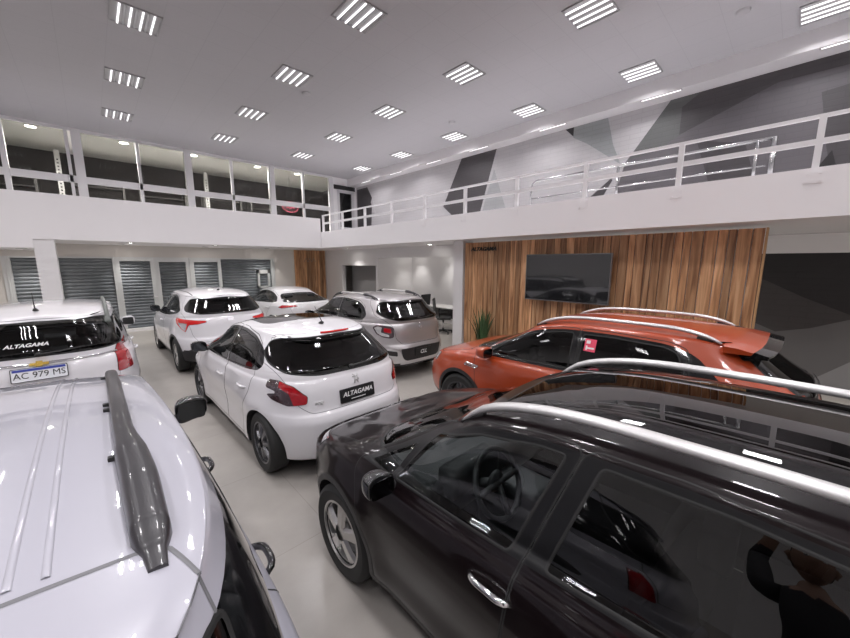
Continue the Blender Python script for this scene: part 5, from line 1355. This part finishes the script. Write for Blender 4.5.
def car_hrv():
    p = dict(W=.885, nose=2.17, tail=-2.10, wb=2.61, wr_=.335, arch=.375, sill=.26, flare=.02,
             belt=[(-2.1, 1.12), (-1.5, 1.09), (-.6, 1.02), (.3, .98), (1.0, .96), (1.6, .88), (2.0, .78), (2.15, .72)],
             roof=[(-1.9, 1.50), (-1.6, 1.55), (-.9, 1.60), (-.2, 1.60), (.2, 1.55), (.5, 1.47), (.65, 1.42)],
             cowl=1.27, header=.50, roofend=-1.78, glassbase=-1.98, wg=.79, wr=.60, zglass=1.14, tailbump=(.70, .05), crown=.07, edge=.085, nbf=4.2, nf=4.4, nr=4.4, bump=.12)
    dlo = fillet([(1.02, 1.0), (.62, 1.24), (.25, 1.40), (-.1, 1.475), (-.55, 1.485), (-.92, 1.44), (-1.24, 1.32), (-1.42, 1.22), (-1.30, 1.16), (-.8, 1.085), (0, 1.025)], [.01, .2, .2, .2, .2, .2, .1, .04, .06, .2, .2])
    q = dict(paint='paint_white', rim_r=.22, rimmat='rim_silver', rimstyle='five', handles=[(-.10, .92), (-.95, 1.17)], gap='seam_light', gapr=.003, clad=.05,
             cladpoly=[(2.5, .1), (2.5, .33), (1.2, .33), (-1.2, .33), (-1.6, .36), (-1.75, .50), (-2.5, .52), (-2.5, .1)],
             sideglass='glass_tint', rearglass='glass_dark', mirror=(.70, 1.05, 'gloss_black', dict(out=.02, size=(.12, .19, .15))), tailmat='lamp_red_bright', tailmat2='lamp_clear',
             cuts=[
                 ('bumper_low', 'rear', fillet([(-.2, .1), (1., .1), (1., .42), (.72, .50), (.60, .60), (-.2, .56)], .03), dict(xmax=-1.7, only=['body'])),
                 ('door_front', 'side', fillet([(.86, .33), (.98, .66), (1.05, .98), (.62, 1.26), (.25, 1.42), (-.1, 1.495), (-.28, 1.50), (-.28, 1.0), (-.24, .60), (-.24, .33)], .04), dict(ymin=.3)),
                 ('door_rear', 'side', fillet([(-.25, .33), (-.25, .60), (-.29, 1.0), (-.29, 1.50), (-.55, 1.505), (-.93, 1.46), (-1.2, 1.34), (-1.22, 1.1), (-1.05, .86), (-.90, .66), (-.84, .33)], .04), dict(ymin=.3)),
                 ('trim_f', 'side', dlo, dict(only=['door_front'], ymin=.3)), ('trim_r', 'side', dlo, dict(only=['door_rear'], ymin=.3)), ('quarter_trim', 'side', dlo, dict(only=['body'], ymin=.3, xmax=0)),
                 ('glass_f', 'side', fillet([(.84, 1.035), (.60, 1.215), (.24, 1.365), (-.1, 1.44), (-.22, 1.445), (-.22, 1.06), (0, 1.045)], .03), dict(ymin=.3, only=['trim_f'])),
                 ('glass_r', 'side', fillet([(-.30, 1.445), (-.55, 1.45), (-.90, 1.405), (-1.14, 1.30), (-1.14, 1.17), (-.8, 1.11), (-.30, 1.065)], .03), dict(ymin=.3, only=['trim_r'])),
                 ('windscreen', 'front', fillet([(-.2, 1.05), (.70, 1.02), (.745, 1.06), (.55, 1.40), (.42, 1.43), (-.2, 1.455)], .03), dict(xmin=.35, only=['body'], nmin=.2)),
                 ('rear_glass', 'rear', fillet([(-.2, 1.17), (.50, 1.18), (.68, 1.22), (.66, 1.30), (.55, 1.445), (-.2, 1.48)], [0, .05, .05, .05, .05, 0]), dict(xmax=-1.0, only=['body'], nmin=.15)),
                 ('tailgate', 'rear', fillet([(-.2, .66), (.56, .66), (.64, .78), (.68, 1.02), (.73, 1.2), (.60, 1.485), (-.2, 1.52)], .04), dict(xmax=-1.1, only=['body'], nmin=.15)),
                 ('tail_lamp', 150, fillet([(.00, 1.085), (.36, 1.075), (.62, 1.055), (.64, 1.03), (.50, 1.0), (.34, .99), (.26, .85), (.16, .90), (.04, .99)], .015), dict(xmax=-1.3, only=['body', 'tailgate'], nmin=.2)),
                 ('tail_lamp2', 150, fillet([(.08, 1.01), (.30, 1.01), (.255, .862), (.17, .905)], .012), dict(xmax=-1.2, only=['tail_lamp'], nmin=.2)),
             ])
    r, sh, tg = make_car('white_compact_suv', 'white compact SUV with wide red tail lamps and black lower bumper, parked by the shutters', (1.895, 9.62, 0), .5, p, q)
    antenna(r, sh, -1.30, 0, h=.04, lean=-.2)
    rear_wiper(tg, sh, .0, 1.20, -.36, 1.215)
    b = MB(); l, n = sh.rear(0, 1.06)
    b.prism([(-.05, -.035), (.05, -.035), (.06, .035), (-.06, .035)], lambda u, v: (l.x - .012, u, 1.05 + v), lambda u, v: (l.x + .01, u, 1.05 + v)); b.build('emblem', 'chrome', tg)
    plate_on(r, sh, 0, .60, .40, .13, 'ALTAGAMA', 'plate_black', 'letter_white', .068)
    for sg in (1, -1):
        v, f = strip_on(sh, [(-1.45 + .1 * k, sg * (.50 + .002 * k)) for k in range(18)], 'top', .010, .003); mesh_obj('roof_channel', v, f, 'seam', r, True)
    return r
def car_sedan():
    p = dict(W=.90, nose=2.30, tail=-2.25, wb=2.65, wr_=.32, arch=.355, sill=.20, flare=.016,
             belt=[(-2.25, .99), (-1.6, .99), (-.6, .94), (.3, .91), (1.0, .89), (1.6, .82), (2.1, .72), (2.3, .66)],
             roof=[(-1.3, 1.30), (-.9, 1.37), (-.4, 1.405), (.0, 1.405), (.4, 1.35), (.6, 1.29), (.7, 1.26)],
             cowl=1.30, header=.50, roofend=-1.10, glassbase=-1.88, wg=.80, wr=.58, zglass=1.0, tailbump=(.66, .05), crown=.07, edge=.075, nbf=4.2, nf=4.2, nr=4.2, glasstop=-1.12)
    dlo = fillet([(1.06, .93), (.64, 1.12), (.28, 1.25), (-.05, 1.315), (-.4, 1.325), (-.78, 1.285), (-1.15, 1.16), (-1.40, 1.055), (-1.25, 1.015), (0, .955)], [.01, .2, .2, .2, .2, .2, .1, .03, .1, .1])
    q = dict(paint='paint_white_warm', rim_r=.21, rimmat='rim_silver', rimstyle='five', handles=[(-.10, .83), (-1.0, .86)], gap='seam_light', gapr=.003,
             sideglass='glass_tint', rearglass='glass_dark', mirror=(.80, .94, 'paint_white_warm', dict(out=.05)), tailmat='lamp_red',
             cuts=[
                 ('door_front', 'side', fillet([(.90, .27), (1.02, .60), (1.09, .915), (.64, 1.14), (.28, 1.27), (-.05, 1.335), (-.20, 1.34), (-.20, .95), (-.16, .60), (-.16, .27)], .04), dict(ymin=.3)),
                 ('door_rear', 'side', fillet([(-.17, .27), (-.17, .60), (-.21, .95), (-.21, 1.34), (-.4, 1.345), (-.78, 1.305), (-1.15, 1.18), (-1.20, .95), (-1.08, .80), (-.92, .64), (-.84, .27)], .04), dict(ymin=.3)),
                 ('trim_f', 'side', dlo, dict(only=['door_front'], ymin=.3)), ('trim_r', 'side', dlo, dict(only=['door_rear'], ymin=.3)), ('quarter_trim', 'side', dlo, dict(only=['body'], ymin=.3, xmax=0)),
                 ('glass_f', 'side', fillet([(.86, .965), (.62, 1.10), (.26, 1.22), (-.06, 1.28), (-.14, 1.285), (-.14, .98), (0, .975)], .03), dict(ymin=.3, only=['trim_f'])),
                 ('glass_r', 'side', fillet([(-.24, 1.29), (-.4, 1.29), (-.76, 1.25), (-1.08, 1.14), (-1.08, 1.03), (-.24, .985)], .03), dict(ymin=.3, only=['trim_r'])),
                 ('windscreen', 'front', fillet([(-.2, .97), (.72, .955), (.76, .98), (.53, 1.235), (.42, 1.25), (-.2, 1.265)], .03), dict(xmin=.35, only=['body'], nmin=.2)),
                 ('rear_glass', 'rear', fillet([(-.2, 1.035), (.60, 1.045), (.66, 1.06), (.50, 1.225), (.42, 1.245), (-.2, 1.26)], [0, .05, .03, .05, .04, 0]), dict(xmax=-.7, only=['body'], nmin=.15)),
                 ('tailgate', 'rear', fillet([(-.2, .70), (.52, .70), (.60, .80), (.66, 1.03), (-.2, 1.03)], .03), dict(xmax=-1.5, only=['body'], nmin=.12)),
                 ('tail_lamp', 150, fillet([(.12, .915), (.24, .975), (.60, .985), (.68, .955), (.44, .925), (.22, .895)], .012), dict(xmax=-1.5, only=['body', 'tailgate'], nmin=.2)),
             ])
    r, sh, tg = make_car('white_sedan', 'white sedan with long sloping rear window, partly hidden in the far corner', (4.52, 11.55, 0), 0, p, q)
    return r
CARS = globals().get("CARS", []) + [car_hatch, car_hrv, car_sedan]
for c in CARS: c()
# ------------------------------------------------------------------ the person holding the phone (seen mirrored in the black car's window)
mat('skin', (.42, .24, .17), .5, noise=.08, nscale=30)
mat('cloth_dark', (.025, .025, .030), .85, noise=.25, nscale=90)
mat('cloth_trousers', (.035, .045, .075), .85, noise=.25, nscale=90)
mat('hair_dark', (.018, .013, .010), .6, noise=.4, nscale=80)
mat('shoe', (.03, .03, .03), .5)
def skin_mesh(name, pts, edges, root, m, parent, sub=2):
    me = bpy.data.meshes.new(name); me.from_pydata([p[:3] for p in pts], edges, []); o = bpy.data.objects.new(name, me); COL.objects.link(o)
    md = o.modifiers.new('skin', 'SKIN'); md.use_smooth_shade = True
    for i, v in enumerate(me.skin_vertices[0].data):
        r = pts[i][3]; v.radius = (r if not isinstance(r, tuple) else r[0], r if not isinstance(r, tuple) else r[1]); v.use_root = (i == root)
    sb = o.modifiers.new('sub', 'SUBSURF'); sb.levels = sub; sb.render_levels = sub
    dg = bpy.context.evaluated_depsgraph_get(); nm = bpy.data.meshes.new_from_object(o.evaluated_get(dg))
    bpy.data.objects.remove(o); nm.materials.clear(); nm.materials.append(MATS[m]); nm.polygons.foreach_set('use_smooth', [True] * len(nm.polygons))
    o = bpy.data.objects.new(name, nm); COL.objects.link(o); o.parent = parent; return o
def person():
    # standing between the cars, right arm raised with the phone just behind the lens
    px_, py_ = .22, -.23
    r = empty('person', (px_, py_, 0)); tag(r, 'person in dark clothes standing between the nearest cars, arm raised holding a phone', 'person')
    hand = Vector((-.055 - px_, -.075 - py_, 2.03)); sh_ = Vector((-.05, .17, 1.44)); el = Vector((-.36, .20, 1.70))
    P = [(0, 0, .95, (.15, .11)), (0, 0, 1.12, (.135, .10)), (0, 0, 1.30, (.16, .11)), (0, .01, 1.45, (.10, .075)), (0.01, .01, 1.53, .055), (.0, .02, 1.60, .055),
         (-.05, .18, 1.44, .062), (el.x, el.y, el.z, .044), (hand.x - .01, hand.y - .03, hand.z - .10, .028), (hand.x, hand.y, hand.z - .01, .036),
         (.02, -.19, 1.42, .060), (.05, -.26, 1.14, .043), (.16, -.24, .90, .028), (.20, -.235, .83, .034),
         (0, .10, .88, .088), (.02, .11, .50, .062), (-.01, .12, .10, .040), (.12, .13, .05, .042), (0, -.10, .88, .088), (.02, -.11, .50, .062), (-.01, -.12, .10, .040), (.12, -.13, .05, .042)]
    E_ = [(0, 1), (1, 2), (2, 3), (3, 4), (4, 5), (3, 6), (6, 7), (7, 8), (8, 9), (3, 10), (10, 11), (11, 12), (12, 13), (0, 14), (14, 15), (15, 16), (16, 17), (0, 18), (18, 19), (19, 20), (20, 21)]
    b = skin_mesh('body', P, E_, 0, 'skin', r)
    for k in ('cloth_dark', 'cloth_trousers', 'shoe'): b.data.materials.append(MATS[k])
    for f in b.data.polygons:
        c = f.center
        if c.z > 1.50 and abs(c.x) < .11 and abs(c.y - .01) < .10: k = 0
        elif c.z > 1.78 or (c.z < .93 and abs(c.y) > .20 and c.x > .08): k = 0
        elif c.z > .95 or abs(c.y) > .20: k = 1
        elif c.z > .09: k = 2
        else: k = 3
        f.material_index = k
    # head with face
    bm = bmesh.new(); bmesh.ops.create_uvsphere(bm, u_segments=32, v_segments=24, radius=1); hc = Vector((.03, .02, 1.70))
    for v in bm.verts:
        x, y, z = v.co; X = x * .098; Y = y * .076 * (1 - .16 * max(0, -z)); Z = z * .118
        if x > .5 and abs(y) < .30 and -.25 < z < .18: X += .022 * (1 - abs(y) / .30) * (1 - abs(z + .06) / .30)   # nose
        if x > .6 and abs(z - .14) < .12 and .2 < abs(y) < .55: X -= .006                                           # eye sockets
        if x > .5 and abs(z + .45) < .07 and abs(y) < .35: X += .005                                                # lips
        v.co = hc + Vector((X, Y, Z))
    bm.verts.index_update(); h = mesh_obj('head', [v.co[:] for v in bm.verts], [[v.index for v in f.verts] for f in bm.faces], 'skin', r, True)
    bmesh.ops.delete(bm, geom=[f for f in bm.faces if not (f.calc_center_median().z > hc.z + .045 or f.calc_center_median().x < hc.x - .01 and f.calc_center_median().z > hc.z - .06)], context='FACES')
    for v in bm.verts: v.co = hc + (v.co - hc) * 1.06
    bm.verts.index_update(); mesh_obj('hair', [v.co[:] for v in bm.verts], [[v.index for v in f.verts] for f in bm.faces], 'hair_dark', h, True); bm.free()
    for s in (-1, 1):
        e = MB().lathe([(.001, -.011), (.008, -.008), (.011, 0), (.008, .008), (.001, .011)], 12, 'x', c=hc + Vector((.083, s * .030, .015))); e.build('eye', 'letter_white', h, smooth=True)
        MB().lathe([(.001, .0), (.0045, .0)], 10, 'x', c=hc + Vector((.0945, s * .030, .015))).build('pupil', 'letter_black', h)
        MB().tube([hc + Vector((-.005, s * .076, .025)), hc + Vector((-.012, s * .086, .005)), hc + Vector((-.004, s * .078, -.03))], [.010, .014, .008], 8, sx=.6).build('ear', 'skin', h, smooth=True)
    # fingers round the phone; the other hand hangs, slightly curled
    fw_ = Vector((math.sin(.7591), math.cos(.7591), 0)); rt_ = Vector((fw_.y, -fw_.x, 0))
    H0 = hand
    for k, L in enumerate((.070, .078, .074, .060)):
        z = -.012 + .021 * k
        a = H0 + Vector((0, 0, z)) + rt_ * .012; p2 = a + rt_ * L * .45 + fw_ * .010; p3 = p2 + rt_ * L * .22 + fw_ * .022; p4 = p3 - rt_ * .012 + fw_ * .020
        MB().tube([a - rt_ * .01, p2, p3, p4], [.0095, .009, .0082, .007], 8).build('finger', 'skin', b, smooth=True)
    MB().tube([H0 + Vector((0, 0, -.01)) - rt_ * .015, H0 - rt_ * .035 + fw_ * .02 + Vector((0, 0, .02)), H0 - rt_ * .02 + fw_ * .035 + Vector((0, 0, .055))], [.012, .010, .008], 8).build('thumb', 'skin', b, smooth=True)
    W0 = Vector((.20, -.235, .83))
    for k, L in enumerate((.068, .076, .072, .058)):
        y = -.030 + .020 * k; MB().tube([W0 + Vector((0, y, -.01)), W0 + Vector((.01, y, -.02 - L * .5)), W0 + Vector((-.004, y, -.02 - L * .85)), W0 + Vector((-.022, y, -.02 - L))], [.0095, .009, .008, .007], 8).build('finger', 'skin', b, smooth=True)
    MB().tube([W0 + Vector((.01, .03, .01)), W0 + Vector((.03, .045, -.03)), W0 + Vector((.028, .035, -.06))], [.011, .010, .008], 8).build('thumb', 'skin', b, smooth=True)
    # phone, held flat across the view just behind the lens
    p = empty('phone', (-.022, -.026, 2.10)); tag(p, 'black phone held up in the raised hand of the person', 'phone')
    ax = fw_; u = rt_; n_ = Vector((0, 0, 1))
    pl = fillet([(-.080, -.038), (.080, -.038), (.080, .038), (-.080, .038)], .010, 3)
    MB().prism(pl, lambda a, c: u * (a - .03) + n_ * c + ax * .004, lambda a, c: u * (a - .03) + n_ * c - ax * .004).build('case', 'phone', p)
    MB().prism([(q[0] * .95, q[1] * .93) for q in pl], lambda a, c: u * (a - .03) + n_ * c - ax * .0042, lambda a, c: u * (a - .03) + n_ * c - ax * .0048).build('screen', 'tv_screen', p)
person()
